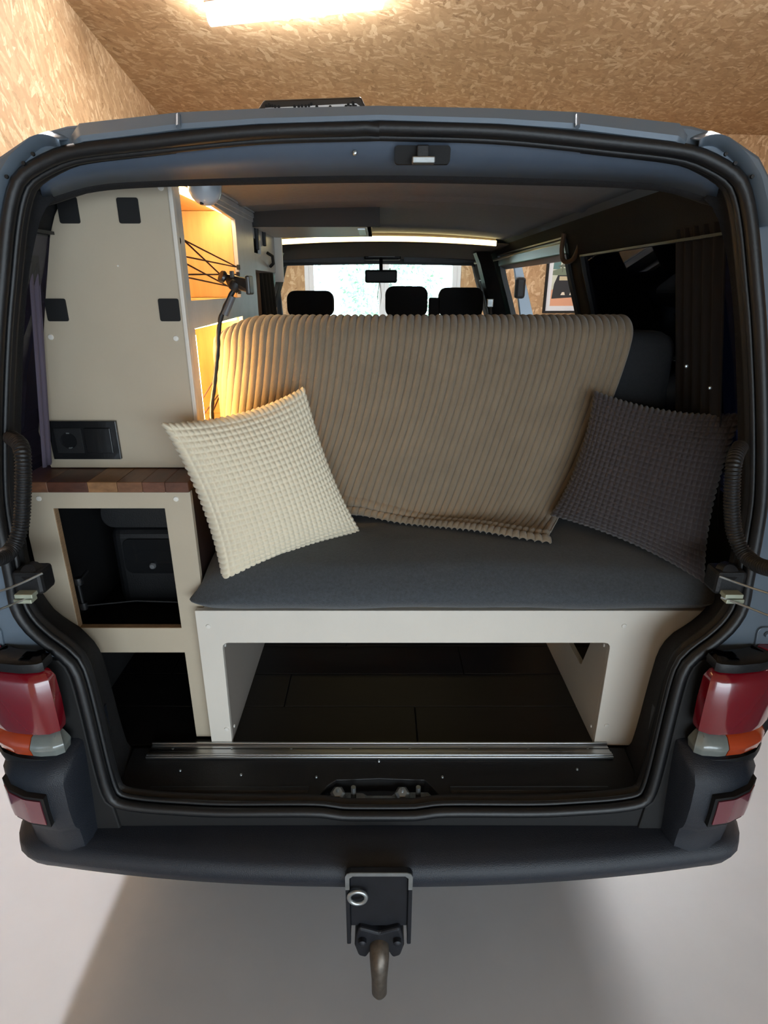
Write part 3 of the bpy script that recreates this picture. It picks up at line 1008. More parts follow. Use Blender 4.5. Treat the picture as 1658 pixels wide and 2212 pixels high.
# clamp yoke
mb = MB()
yk = [(-.052, .33), (-.045, .355), (-.03, .350), (0, .338), (.03, .350), (.045, .355), (.052, .33), (.056, .295), (.048, .262), (.03, .255), (.02, .275), (-.02, .275), (-.03, .255), (-.048, .262), (-.056, .295)]
yoke = mb.plate(yk, [], 0, .05, XZ(hy - .005)).build('clamp_yoke', M_dsteel, hitch, bevel=.006, seg=3)
for x in (-.038, .040):
    MB().lathe([(.0095, 0), (.009, .010), (.004, .013), (.0001, .013)], Matrix.Translation((x, hy - .005, .318)) @ Matrix.Rotation(math.pi / 2, 4, 'X'), 14).build('bolt', M_dsteel, yoke, smooth=True)
MB().tube([(0, hy + .03, .300), (0, hy - .002, .296), (0, hy - .02, .285), (0, hy - .030, .262), (0, hy - .036, .235), (0, hy - .042, .20), (0, hy - .045, .19)],
          [.022, .022, .022, .020, .0175, .017, .010], 20).build('neck', M_rust, hitch, smooth=True, ang=60, label='greased bare steel tow neck')

# ---- rear wing doors, open and out of view; cable hoses and check straps run to them
for sx in (1, -1):
    hx0 = .885
    ang = math.radians(100)
    D = Matrix.Translation((sx * hx0, 1.04, 0)) @ Matrix.Rotation(-sx * (math.pi / 2 + ang - math.pi / 2), 4, 'Z')
    # door in its own plane: u from the hinge outwards
    dirv = Vector((sx * math.cos(math.radians(84)), -math.sin(math.radians(84)), 0))
    def dp(u, v, w, dirv=dirv, sx=sx):
        nn = Vector((-dirv.y, dirv.x, 0))
        return Vector((sx * .90, 1.03, 0)) + dirv * u + nn * w + Vector((0, 0, v))
    door = MB().plate([(0.03, .56), (.75, .56), (.78, 1.0), (.74, 1.5), (.60, 1.88), (.20, 1.90), (.08, 1.60), (.02, 1.15)],
                      [[(.12, 1.14), (.68, 1.14), (.64, 1.50), (.56, 1.74), (.24, 1.75), (.15, 1.50)]], -.02, .03, dp).build('rear_door', M_body, van, bevel=.01)
    MB().plate([(.12, 1.14), (.68, 1.14), (.64, 1.50), (.56, 1.74), (.24, 1.75), (.15, 1.50)], [], 0, .005, dp).build('door_glass', M_tint, door)
# hose, left
def hose(pts, r=.0135):
    P = smooth_poly(pts, 300)
    L = 0
    rs = []
    for i, p in enumerate(P):
        if i:
            L += (p - P[i - 1]).length
        rs.append(r * (1 + .10 * math.sin(2 * math.pi * L / .0062)))
    return MB().tube(P, rs, 14)


hose([at(24, 945, 1.09), at(44, 962, 1.05), at(50, 1000, 1.03), at(49, 1080, 1.02), at(44, 1140, 1.01), at(22, 1190, .98), at(-20, 1210, .92), at(-120, 1215, .83)]).build('cable_hose', M_rub, van, smooth=True, ang=180)
hose([at(1598, 965, 1.09), at(1588, 985, 1.06), at(1582, 1020, 1.04), at(1580, 1100, 1.03), at(1588, 1160, 1.02), at(1615, 1205, .99), at(1660, 1228, .93), at(1770, 1235, .83)]).build('cable_hose', M_rub, van, smooth=True, ang=180)
# check strap brackets with two rods
for sx, cxp in ((-1, 66), (1, 1572)):
    c = at(cxp, 1262, 1.06)
    br = MB().box(c.x - .030, c.x + .030, 1.05, 1.10, c.z - .020, c.z + .032).build('check_bracket', M_black, van, bevel=.008)
    cw = MB().lathe([(.0001, 0), (.014, .0), (.024, .02), (.016, .035), (.0001, .036)], Matrix.Translation((c.x - sx * .004, 1.085, c.z + .012)) @ Matrix.Rotation(math.radians(60), 4, 'X'), 16)
    cw.build('boot', M_rub, br, smooth=True)
    for k in range(2):
        z = c.z - .012 - k * .0115
        MB().box(c.x - .019 + k * .004 * sx, c.x + .017 + k * .004 * sx, 1.030, 1.052, z - .005, z + .004).build('clip', mat('pale_zinc%d%d' % (sx, k), (184, 190, 170), .4, .4), br, bevel=.0015)
    if sx < 0:
        p1 = [at(92, 1238, 1.04), at(50, 1258, 1.02), at(-10, 1280, .98), at(-140, 1310, .90)]
        p2 = [at(66, 1290, 1.04), at(30, 1304, 1.02), at(-10, 1320, .98), at(-140, 1366, .90)]
    else:
        p1 = [at(1553, 1245, 1.04), at(1600, 1262, 1.02), at(1660, 1282, .98), at(1790, 1320, .90)]
        p2 = [at(1556, 1290, 1.04), at(1600, 1306, 1.02), at(1660, 1330, .98), at(1790, 1380, .90)]
    for p in (p1, p2):
        MB().tube(smooth_poly(p, 14), .0024, 8).build('check_rod', M_steel, van, smooth=True)

# sliding door, pushed back along the right side
sd = []
for y in (1.52, 2.0, 2.62):
    sd.append([(XO(z) + .075 + (0.03 if z > 1.5 else 0), y, z) for z in (.55, .75, .95, 1.10, 1.22)])
sl = MB().loft(sd, False).build('sliding_door', M_body, van, smooth=True, ang=40, solid=.04)
zs = [1.22, 1.35, 1.5, 1.62, 1.72, 1.80]
MB().loft([[(XO(z) + .105, y, z) for z in zs] for y in (1.62, 2.52)], False).build('door_glass', M_tint, sl, solid=.004)
mb = MB()
for y0, y1 in ((1.50, 1.64), (2.50, 2.62)):
    mb.loft([[(XO(z) + .10, y, z) for z in zs] for y in (y0, y1)], False)
mb.loft([[(XO(z) + .10, y, z) for z in (1.79, 1.82, 1.85)] for y in (1.50, 2.62)], False)
mb.build('door_window_frame', M_black, sl, solid=.03)
MB().tube([(XO(1.86) + .12, 1.50, 1.865), (XO(1.86) + .12, 2.62, 1.865)], .012, 8).build('door_top_rail', M_body, sl, smooth=True)

# roof fan with perforated face, on the roof
fv = empty('roof_vent', (-.12, 1.55, 1.95), 'dark roof hatch with perforated pale face on the van roof', 'roof vent')
a, b = at(556, 208, 1.45), at(790, 208, 1.45)
ztop = a.z
mb = MB()
x0, x1 = a.x, b.x
mb.loft([[(x0 - .012, y, 1.945), (x0 - .012, y, ztop - .035), (x0 + .012, y, ztop - .006), (x1 - .010, y, ztop), (x1 + .006, y, ztop - .03), (x1 + .006, y, 1.945)] for y in (1.45, 1.75)], True, True)
mb.build('hood', mat('smoked_plastic', (44, 38, 34), .3, coat=.3), fv, bevel=.004)
fp = MB().plate([(x0 + .006, 1.955), (x1 - .010, 1.955), (x1 - .010, ztop - .020), (x1 - .02, ztop - .014), (x0 + .016, ztop - .022), (x0 + .006, ztop - .03)], [], -.006, 0, XZ(1.45)).build('perforated_face', M_pvc, fv)
for px, py in ((575, 229), (581, 226), (588, 229), (594, 230), (602, 231), (636, 230), (645, 230), (652, 229), (660, 229), (667, 228), (672, 225), (684, 230), (713, 231),
               (747, 230), (752, 226), (757, 230), (763, 227), (768, 230), (762, 222)):
    p = at(px, py, 1.443)
    MB().lathe([(.0032, 0), (.003, .0015), (.0001, .0015)], Matrix.Translation(p) @ Matrix.Rotation(math.pi / 2, 4, 'X'), 8).build('hole', M_blk, fp)

# ------------------------------------------------------------------ rear furniture
# storage bench
bench = empty('storage_bench', (.15, 1.30, .562), 'white painted plywood bench box with a wide open front under the grey seat', 'bench')
BY = 1.205
bo = [(-.435, .563), (-.3825, .563)] + [(-.379, .863), (-.3775, .871), (-.372, .877), (-.364, .879)] + \
     [(.543, .879), (.551, .877), (.556, .871), (.5575, .863)] + [(.5575, .563), (.66, .563), (.70, .75), (.775, .80), (.78, .968), (-.435, .968)]
MB().plate(bo, [], 0, .015, XZ(BY)).build('front_panel', M_white, bench, bevel=.0015)
MB().box(-.4185, .78, BY + .016, 1.62, .953, .968).build('top_panel', M_white, bench)
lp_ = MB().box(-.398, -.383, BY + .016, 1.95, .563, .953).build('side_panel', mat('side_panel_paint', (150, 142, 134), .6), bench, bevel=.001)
MB().plate([(BY + .016, .563), (1.95, .563), (1.95, .700), (1.375, .700), (1.362, .706), (1.318, .815), (1.312, .953), (BY + .016, .953)], [], 0, .015, YZ(.558)).build('side_panel', M_white, bench, bevel=.001, label='side panel with a large cut-out')
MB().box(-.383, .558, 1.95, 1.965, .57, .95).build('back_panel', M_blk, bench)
caps = []


def cap(x, y, z, par, d='y', r=.0062):
    M = Matrix.Translation((x, y, z)) @ (Matrix.Rotation(math.pi / 2, 4, 'X') if d == 'y' else Matrix.Rotation(-math.pi / 2 if d == '-x' else math.pi / 2, 4, 'Y'))
    return MB().lathe([(r, 0), (r * .85, .0022), (.0001, .003)], M, 14).build('screw_cap', M_cap, par, smooth=True)


for px, py in ((489, 1560 + 15), (450, 1353), (1347, 1352), (1309, 1567), (1347, 1353)):
    p = at(px, py, BY)
    if (px, py) != (1347, 1353):
        cap(p.x, BY, p.z, bench)
for z in (.60, .85):
    cap(-.383, BY + .035, z, bench, 'x', .005)
    cap(.558, BY + .035, z, bench, '-x', .005)

# base cabinet
base = empty('base_cabinet', (-.60, 1.30, .562), 'white painted plywood base cabinet with two open compartments under the wooden worktop', 'cabinet')
KY = 1.228
fo = [(-.70, .575), (-.42, .575), (-.42, 1.256), (-.775, 1.256), (-.80, 1.15), (-.80, .90), (-.74, .80), (-.70, .78)]
h1 = [(-.731, .906), (-.481, .906), (-.481, 1.217), (-.731, 1.217)]
h2 = [(-.68, .60), (-.4815, .60), (-.4815, .836), (-.70, .836)]
fo = [(-.4815, .575), (-.42, .575), (-.42, 1.256), (-.775, 1.256), (-.80, 1.15), (-.80, .90), (-.74, .836), (-.4815, .836)]
MB().plate(fo, [h1], 0, .016, XZ(KY)).build('front_panel', M_white2, base, bevel=.001)
MB().box(-.4365, -.4205, KY + .017, 1.80, .575, 1.256).build('side_panel', M_dkwood, base, label='dark brown side panel')
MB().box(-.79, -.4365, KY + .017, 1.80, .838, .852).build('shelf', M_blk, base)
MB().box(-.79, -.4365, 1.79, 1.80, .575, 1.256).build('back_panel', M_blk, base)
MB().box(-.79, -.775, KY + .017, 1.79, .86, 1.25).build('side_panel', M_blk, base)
e = .006
for x0, x1, z0, z1 in ((-.731, -.731 + .002, .906, 1.217), (-.731, -.481, .904, .907), (-.481, -.479, .906, 1.217)):
    MB().box(x0, x1, KY + .001, KY + .0165, z0, z1).build('panel_edge', M_edge, base)
for px, py in ((84, 1077), (380, 1078)):
    p = at(px, py, KY)
    cap(p.x, KY, p.z, base)
# folding rack inside the left jamb of the opening
rk = MB()
pts = [at(152, 1250, 1.235), at(167, 1305, 1.235)]
rk.tube([(-.722, 1.25, 1.02), (-.720, 1.25, .955)], .004, 8)
rk.tube([(-.722, 1.25, 1.02), (-.722, 1.30, 1.025)], .004, 8)
rk.tube([(-.720, 1.25, .955), (-.60, 1.27, .958), (-.49, 1.26, .960)], .002, 8)
rack = rk.build('retaining_bar', M_black, base, smooth=True)
for z in (1.022, .955):
    MB().lathe([(.0001, -.009), (.009, -.009), (.010, 0), (.009, .009), (.0001, .009)], Matrix.Translation((-.7205, 1.252, z)), 14).build('knuckle', M_black, rack, smooth=True)
# the black cool box inside
cb = empty('cool_box', (-.60, 1.52, .853), 'black cool box with rounded lid inside the base cabinet', 'cool box')
MB().box(-.715, -.500, 1.42, 1.72, .853, 1.09).build('body', M_black, cb, bevel=.03, seg=4)
MB().plate(rrect(-.72, -.495, 1.095, 1.165, .03), [], 0, .30, XZ(1.41)).build('lid', M_black, cb, bevel=.012, seg=3)
MB().plate(rrect(-.68, -.54, .96, 1.06, .02), [], -.006, .0, XZ(1.42)).build('front_plate', M_gloss, cb, bevel=.003)
MB().lathe([(.008, 0), (.009, .006), (.006, .012), (.0001, .013)], Matrix.Translation((-.605, 1.414, .985)) @ Matrix.Rotation(math.pi / 2, 4, 'X'), 16).build('knob', mat('grey_knob', (110, 112, 114), .4), cb, smooth=True)

# wooden worktop from glued staves
wt = empty('worktop', (-.60, 1.40, 1.258), 'brown butcher block worktop of glued wooden staves on the base cabinet', 'worktop')
cols = [(110, 74, 54), (80, 48, 36), (136, 98, 64), (112, 76, 52), (98, 62, 46), (88, 54, 40)]
xs_ = [-.785, -.728, -.640, -.575, -.520, -.470, -.4185]
for i in range(6):
    m = mat('stave_%s' % 'abcdef'[i], cols[i], .42, var=.35, vscale=9, stretch=(3, .6, 6))
    x0, x1 = xs_[i], xs_[i + 1]
    MB().plate([(x0 + .0003, 1.218), (x1 - .0003, 1.218), (x1 - .0003, 1.80), (x0 + .0003, 1.80)] if i else [(x0 + .012, 1.218), (x1 - .0003, 1.218), (x1 - .0003, 1.80), (x0 - .01, 1.80), (x0 - .02, 1.30)],
               [], 0, .024, XY(1.258)).build('stave', m, wt, bevel=.0012, seg=1)

# tall cabinet
tall = empty('tall_cabinet', (-.58, 1.5, 1.284), 'tall cream painted cabinet with black pads, power socket and lit side niches', 'cabinet')
TY = 1.322
TX = -.416
to = [(TX, 1.284), (TX, 1.875), (-.54, 1.875), (-.60, 1.868), (-.635, 1.850), (-.655, 1.825), (-.672, 1.79), (-.70, 1.70), (-.737, 1.55), (-.765, 1.44), (-.781, 1.36), (-.7835, 1.284)]
to = [(TX, 1.284), (TX, 1.885), (-.57, 1.88), (-.61, 1.868), (-.640, 1.842), (-.658, 1.815), (-.674, 1.78), (-.705, 1.67), (-.737, 1.55), (-.765, 1.44), (-.783, 1.37), (-.776, 1.31), (-.771, 1.284)]
MB().plate(to, [], 0, .015, XZ(TY)).build('front_panel', M_white2, tall, bevel=.0015)
MB().box(TX - .006, TX + .003, TY - .004, TY + .014, 1.284, 1.885).build('corner_strip', M_white, tall, bevel=.002)
# side panel with two niches
u0, u1 = 1.378, 1.880
hA = [(u0, 1.652), (u1, 1.652), (u1, 1.862), (u0, 1.885)]
hB = [(u0 + .005, 1.30), (u1, 1.30), (u1, 1.598), (u0 + .005, 1.592)]
MB().plate([(TY + .015, 1.284), (2.13, 1.284), (2.13, 1.93), (1.35, 1.93), (TY + .015, 1.90)], [hA, hB], -.012, 0, YZ(TX)).build('side_panel', M_marble, tall, bevel=.001)
MB().box(-.75, TX - .013, 2.118, 2.13, 1.284, 1.90).build('end_panel', M_white2, tall)
for i, (z0, z1) in enumerate(((1.652, 1.885), (1.30, 1.598))):
    nb = MB()
    nb.box(-.665, TX - .013, 1.378 - .012, 1.378 - .002, z0, z1)
    nb.box(-.665, TX - .013, 1.882, 1.892, z0, z1)
    nb.box(-.665, TX - .013, 1.368, 1.892, z0 - .012, z0 - .001)
    nb.box(-.665, TX - .013, 1.368, 1.892, z1 + .001, z1 + .01)
    nb.box(-.675, -.666, 1.368, 1.892, z0 - .012, z1 + .01)
    nb_ = nb.build('niche_lining', M_pine, tall, bevel=.001)
    MB().box(-.664, -.650, 1.60, 1.881, z0, z1 - .0).build('pine_board', mat('pine_board_b%d' % i, (228, 176, 112), .6, var=.1, vscale=6, stretch=(1, 1, 9)), nb_)
    MB().lathe([(.011, 0), (.009, .001), (.0001, .001)], Matrix.Translation((-.650, 1.72, z0 + .16)) @ Matrix.Rotation(math.pi / 2, 4, 'Y'), 16).build('knot', mat('knot%d' % i, (170, 96, 48), .6), nb_)
    MB().box(TX - .030, TX - .018, 1.39, 1.87, z1 - .010, z1 - .003).build('niche_light', M_nled, nb_)
    if i:
        MB().box(TX - .0105, TX - .001, 1.3785 + (.005 if i else 0), 1.3825 + (.005 if i else 0), z0 + .01, z1 - .02).build('niche_light', M_nled if i == 0 else mat('strong_niche_led', (255, 230, 180), .5, emit=(255, 200, 120), es=210), nb_)
    # elastic cords
    fr_ = .004
    if i == 0:
        seg_ = [((1.381, 1.775), (1.872, 1.735)), ((1.381, 1.775), (1.86, 1.668)), ((1.381, 1.742), (1.872, 1.735)), ((1.381, 1.728), (1.80, 1.675)), ((1.381, 1.706), (1.86, 1.715)), ((1.381, 1.700), (1.80, 1.680))]
    else:
        seg_ = [((1.386, 1.43), (1.872, 1.55)), ((1.386, 1.395), (1.872, 1.47)), ((1.386, 1.36), (1.872, 1.52)), ((1.386, 1.34), (1.872, 1.40))]
    for a, b in seg_:
        MB().tube([(TX - .004, a[0], a[1]), (TX - .003, b[0], b[1])], .0019, 6).build('elastic_cord', M_cord, tall, smooth=True)
    for y, z in {s[1] for s in seg_}:
        if y > 1.85:
            MB().box(TX - .004, TX + .004, y - .006, y + .010, z - .007, z + .007).build('cord_hook', M_black, tall, bevel=.002)
# crown moulding
cr = MB()
for k, (h, d) in enumerate(((1.915, .010), (1.900, .007), (1.888, .004))):
    cr.box(TX, TX + d, 1.62, 2.13, h - .010, h + .004)
cr.build('crown_moulding', M_marble, tall, bevel=.003)
# arched carpeted roof rail seen in the top of the niche
MB().tube([(-.50, 1.36, 1.81), (-.49, 1.44, 1.83), (-.50, 1.52, 1.86), (-.54, 1.60, 1.90)], .03, 12).build('padded_rail', mat('brown_carpet', (120, 98, 74), .95, var=.3, vscale=80), tall, smooth=True)
for (x0, y0, x1, y1) in ((121, 425, 175, 483), (251, 427, 305, 483), (95.5, 645, 150, 694), (341, 645, 391, 694)):
    a, b = at(x0, y0, TY), at(x1, y1, TY)
    MB().plate(rrect(a.x, b.x, b.z, a.z, .004, 3), [], -.003, 0, lambda u, v, w: Vector((u, TY + w, v))).build('black_pad', M_blk, tall, bevel=.0008)
for px, py in ((110, 728), (380, 731), (347, 405), (255, 574)):
    p = at(px, py, TY)
    o = cap(p.x, TY, p.z, tall, r=.0062 if px != 255 else .002)
cap(TX, 1.345, at(389, 519, 1.34).z, tall, '-x', .0062)
# socket and switch in one frame
a, b = at(107, 908, TY), at(271, 990, TY)
b0 = at(118, 990, TY)
sx0, sx1, sz0, sz1 = a.x - .003, b.x - .006, b.z, a.z
so_ = MB().plate(R4(sx0, sx1, sz0, sz1), [], -.009, 0, XZ(TY)).build('socket_frame', M_gloss, tall, bevel=.0015)
w_ = (sx1 - sx0)
cxs, cxw = sx0 + w_ * .28, sx0 + w_ * .72
czs = (sz0 + sz1) / 2
hw = w_ * .19
MB().plate(R4(cxs - hw, cxs + hw, czs - .029, czs + .029), [[(cxs + .0185 * math.cos(t), czs + .0185 * math.sin(t)) for t in [2 * math.pi * k / 28 for k in range(28)]]],
           -.0115, -.009, XZ(TY)).build('power_socket', M_black, so_, bevel=.0006)
MB().lathe([(.0185, .010), (.0185, .0005), (.0001, .0005)], Matrix.Translation((cxs, TY - .0015, czs)) @ Matrix.Rotation(math.pi / 2, 4, 'X'), 28, cap=False).build('socket_well', M_blk, so_)
for dz in (-.0175, .0175):
    MB().box(cxs - .003, cxs + .003, TY - .0115, TY - .004, czs + dz - .0015, czs + dz + .0015).build('earth_clip', M_steel, so_)
MB().plate(R4(cxw - hw, cxw + hw, czs - .029, czs + .029), [], -.0135, -.009, XZ(TY)).build('rocker_switch', M_gloss, so_, bevel=.001)

# white pod lamp under the roof in front of the niche
p = at(446, 445, 1.40)
pod = empty('pod_lamp', (p.x, 1.40, p.z), 'glossy blue-white rounded pod lamp hanging at the top of the tall cabinet', 'lamp')
PR = [(.0001, 0), (.010, .001), (.020, .006), (.028, .014), (.034, .026), (.036, .045), (.037, .075)]
MB().lathe(PR, Matrix.Translation((p.x, 1.40, p.z)), 32).build('shade', mat('satin_white', (168, 180, 192), .25, coat=.5), pod, smooth=True)
MB().lathe([(.0001, -.002), (.004, -.002), (.004, .003)], Matrix.Translation((p.x - .006, 1.386, p.z + .003)), 10).build('button', M_blk, pod)
MB().lathe([(.02, .075), (.02, .086)], Matrix.Translation((p.x, 1.40, p.z)), 16).build('mount', M_black, pod)

# overhead locker, niche piece and folding board ahead on the left
oh = empty('overhead_locker', (-.56, 2.4, 1.72), 'white overhead locker beyond the tall cabinet on the left side', 'locker')
MB().plate([(2.14, 1.735), (2.62, 1.735), (2.62, 1.90), (2.14, 1.90)], [[(2.17, 1.79), (2.30, 1.79), (2.30, 1.835), (2.17, 1.835)]], -.012, 0, YZ(-.425)).build('side_panel', M_marble, oh, bevel=.001)
MB().box(-.70, -.438, 2.14, 2.62, 1.735, 1.747).build('bottom_panel', M_marble, oh)
MB().box(-.60, -.438, 2.16, 2.31, 1.78, 1.785).build('niche_shelf', mat('cream_shelf', (250, 236, 200), .5), oh)  # shelf board in a paler cream than the locker panels
MB().plate(R4(-.43, -.395, 1.70, 1.88), [], 0, .015, XZ(2.60)).build('end_frame', M_white, oh, bevel=.001)
for y, z in ((2.20, 1.85), (2.34, 1.87)):
    MB().box(-.425, -.413, y, y + .016, z - .05, z + .03).build('latch', M_black, oh, bevel=.003)
lt = MB().tube([(-.42, 2.40, 1.80), (-.405, 2.42, 1.79), (-.405, 2.43, 1.765), (-.42, 2.45, 1.755)], .006, 8).build('hook', M_black, oh, smooth=True)
fbx = empty('roof_shelf', (-.20, 2.3, 1.87), 'dark wooden fronted shelf box hung under the roof lining', 'shelf')
a, b = at(549, 447, 2.14), at(820, 490, 2.14)
MB().box(-.42, b.x, 2.13, 2.145, b.z, a.z + .01).build('front_board', mat('black_brown_board', (24, 20, 20), .6, var=.2, vscale=20), fbx, bevel=.001)
MB().plate([(-.42, 2.146), (b.x - .03, 2.146), (b.x - .03, 2.55), (-.42, 2.60)], [], 0, .01, XY(b.z)).build('bottom_board', M_white, fbx, bevel=.001)
MB().box(b.x - .042, b.x - .030, 2.146, 2.55, b.z, b.z + .05).build('side_board', M_dkwood, fbx)
MB().box(b.x - .075, b.x - .05, 2.20, 2.42, b.z - .004, b.z - .0).build('hinge_strip', M_steel, fbx)

# curtains beside the front seats
def curtain(x, y0, y1, z0, z1, amp, nw, m, label, lean=0.0):
    n = 60
    P = np.zeros((12, n, 3))
    for i in range(12):
        t = i / 11
        for j in range(n):
            s = j / (n - 1)
            P[i, j] = (x + amp * math.sin(s * nw * 2 * math.pi) * (.7 + .3 * t) + lean * t, y0 + (y1 - y0) * s, z1 + (z0 - z1) * t)
    o = grid_mesh('curtain', P, m, None, smooth=True, ang=180, solid=.003)
    return tag(o, label, 'curtain', None)


curtain(-.50, 2.22, 2.62, 1.30, 1.735, .014, 3, mat('brown_curtain', (134, 108, 88), .9, var=.2), 'brown curtain hanging below the overhead locker on the left')
curtain(-.52, 2.70, 3.05, 1.30, 1.82, .016, 4, mat('black_curtain', (22, 21, 22), .9), 'black curtain on the left beside the driver seat', .02)
curtain(.668, 1.26, 1.46, 1.14, 1.80, .006, 5, mat('black_curtain_r', (15, 15, 19), .95), 'black curtain gathered at the rear end of the right side window', .12)
curtain(-.70, 1.27, 1.31, 1.30, 1.74, .004, 2, mat('mauve_reflection', (92, 84, 100), .9), 'narrow mauve sheet in the left rear corner, coloured like the window reflections', -.06)  # added sheet; its mauve stands in for reflections in the side window
gh = MB().tube(smooth_poly([(.640, 2.24, 1.855), (.640, 2.25, 1.80), (.650, 2.24, 1.765), (.668, 2.20, 1.77), (.672, 2.16, 1.81), (.665, 2.15, 1.84)], 24), .008, 10)
gh.build('grab_handle', mat('tan_handle', (90, 70, 54), .5), van, smooth=True)
# header rail above the sliding door opening and light edge trim
a = [(.665, 2.28, 1.838), (.668, 2.9, 1.832), (.64, 3.6, 1.822), (.60, 4.0, 1.822)]
MB().tube(smooth_poly(a, 30), .007, 8).build('door_rail', mat('pale_metal', (208, 208, 190), .35, .3), van, smooth=True)
MB().loft([[(.655, y, 1.83), (.70, y, 1.80), (.70, y, 1.77), (.66, y, 1.79)] for y in (2.26, 3.52)], True, True).build('door_header', mat('greenish_metal', (74, 84, 80), .3, .5), van, bevel=.004)
# B pillar and seat belt on the right
MB().loft([[(XO(z) - .055, 3.50, z), (XO(z) - .12, 3.56, z), (XO(z) - .12, 3.68, z), (XO(z) - .055, 3.72, z)] for z in (.6, 1.0, 1.3, 1.5, 1.65, 1.80, 1.86)], True, True).build('door_pillar', M_black, van, smooth=True, ang=40)
MB().loft([[(-XO(z) + .055, 3.40, z), (-XO(z) + .12, 3.46, z), (-XO(z) + .12, 3.62, z), (-XO(z) + .055, 3.70, z)] for z in (.6, 1.0, 1.3, 1.5, 1.65, 1.80, 1.86)], True, True).build('door_pillar', M_black, van, smooth=True, ang=40)
sb = MB()
sb.tube([(.625, 3.52, 1.60), (.632, 3.50, 1.50), (.63, 3.50, 1.40)], .010, 8)
belt = sb.build('seat_belt', M_black, van, smooth=True)
MB().box(.605, .640, 3.49, 3.515, 1.575, 1.62).build('belt_guide', M_steel, belt, bevel=.004)
MB().box(.612, .640, 3.49, 3.51, 1.47, 1.52).build('belt_guide', M_steel, belt, bevel=.004)
# front door, standing open outside the sliding opening: window frame strip and mirror
fd = MB().loft([[(.92 + .28 * t, 3.74 + .95 * t, z) for z in (.50, 1.20)] for t in (0, 1)], False).build('front_door', M_body, van, solid=.04)
wq = [at(*p, 3.80) for p in ((1160, 720), (1128, 720), (1106, 545), (1120, 545))]
MB().plate([(p.x, p.z) for p in wq], [], 0, .03, XZ(3.80)).build('window_pillar', M_body, fd, bevel=.004)
lk_ = at(1122, 622, 3.77)
MB().box(lk_.x - .03, lk_.x + .03, 3.74, 3.79, lk_.z - .06, lk_.z + .06).build('door_lock', M_black, fd, bevel=.015)

# small shiny press studs on the black side trim
for px, py in ((1482, 791), (1533, 838)):
    p = at(px, py, 1.24)
    p = Vector((min(p.x, .80), 1.24, p.z))
    MB().lathe([(.004, 0), (.003, .002), (.0001, .003)], Matrix.Translation(p) @ Matrix.Rotation(math.pi / 2, 4, 'X'), 10).build('press_stud', M_steel, van, smooth=True)

# front seats
def front_seat(xs, x0, x1, label):
    t = empty('front_seat', ((x0 + x1) / 2, 4.0, .57), label, 'seat', 'front seats of the van')
    MB().box(x0, x1, 3.92, 4.40, .75, .92).build('cushion', M_seat, t, bevel=.05, seg=4)
    MB().box(x0, x1, 3.82, 3.96, .88, 1.49).build('backrest', M_seat, t, bevel=.05, seg=4)
    MB().box(x0 + .05, x1 - .05, 3.95, 4.35, .57, .76).build('seat_base', M_black, t, bevel=.01)
    for (p0, p1) in xs:
        a, b = at(p0[0], p0[1], 3.84), at(p1[0], 690, 3.84)
        h = MB().plate(rrect(a.x, b.x, 1.505, a.z, .05, 6), [], 0, .10, XZ(3.84)).build('headrest', M_seat, t, bevel=.025, seg=4)
        for dx in (-.05, .05):
            c = (a.x + b.x) / 2 + dx
            MB().tube([(c, 3.89, 1.47), (c, 3.89, 1.53)], .006, 8).build('headrest_post', M_steel, h, smooth=True)
    return t


front_seat([((618, 628), (720, 680))], -.68, -.22, 'black driver seat with one headrest on the left')
front_seat([((832, 618), (922, 680)), ((950, 621), (1041, 680))], -.02, .68, 'black double passenger seat with two headrests on the right')
bk = MB().box(*sorted((at(925, 640, 3.9).x, at(949, 640, 3.9).x)), 3.85, 3.88, 1.49, at(925, 643, 3.86).z).build('belt_tower', M_seat, van, bevel=.01)

# ------------------------------------------------------------------ upholstery
def rounded_block(name, x0, x1, y0, y1, z0, z1, r, nseg, m, parent, wob):
    """soft box: subdivided cube pushed to a rounded block, then deformed by wob(p)"""
    bm = bmesh.new()
    bmesh.ops.create_cube(bm, size=2.0)
    bmesh.ops.subdivide_edges(bm, edges=bm.edges[:], cuts=nseg, use_grid_fill=True)
    c = Vector(((x0 + x1) / 2, (y0 + y1) / 2, (z0 + z1) / 2))
    h = Vector(((x1 - x0) / 2, (y1 - y0) / 2, (z1 - z0) / 2))
    for v in bm.verts:
        q = v.co
        s = Vector([math.copysign(h[i] * (math.sin(abs(q[i]) * math.pi / 2) ** .9), q[i]) if False else q[i] * h[i] for i in range(3)])
        inner = Vector([max(-h[i] + r, min(h[i] - r, s[i])) for i in range(3)])
        d = s - inner
        if d.length > 1e-9:
            # project on the rounded surface
            mx = max(abs(d.x), abs(d.y), abs(d.z))
            s = inner + d.normalized() * mx
        v.co = wob(c + s)
    me = bpy.data.meshes.new(name)
    bm.to_mesh(me)
    bm.free()
    return link(name, me, m, parent, smooth=True, ang=180)


def cw(p):
    p = p.copy()
    t = (p.x + .44) / 1.23
    front = max(0, min(1, (1.36 - p.y) / .17))
    low = max(0, min(1, (1.03 - p.z) / .06))
    p.z += front * low * (.003 * math.sin(p.x * 9) + .002 * math.sin(p.x * 23))
    p.y -= .010 * math.sin(math.pi * min(1, max(0, (p.z - .965) / .11))) * front
    k = max(0, min(1, (p.z - .985) / .09))
    k = k * k * (3 - 2 * k)
    p.z += k * (.012 * math.sin(math.pi * min(1, max(0, t))) - .022 * (max(0, (1.33 - p.y)) / .14) ** 1.6)
    p.z -= k * (.028 * max(0, (t - .72) / .28) ** 1.5 + .03 * max(0, (.14 - t) / .14) ** 1.5)
    p.z += k * .0025 * math.sin(p.x * 13 + p.y * 9)
    if t < .02:
        p.x -= .008 * math.sin((p.z - .96) * 50)
    p.x = max(p.x, -.452 + .034 * max(0, min(1, (p.y - 1.185) / .035)))
    return p


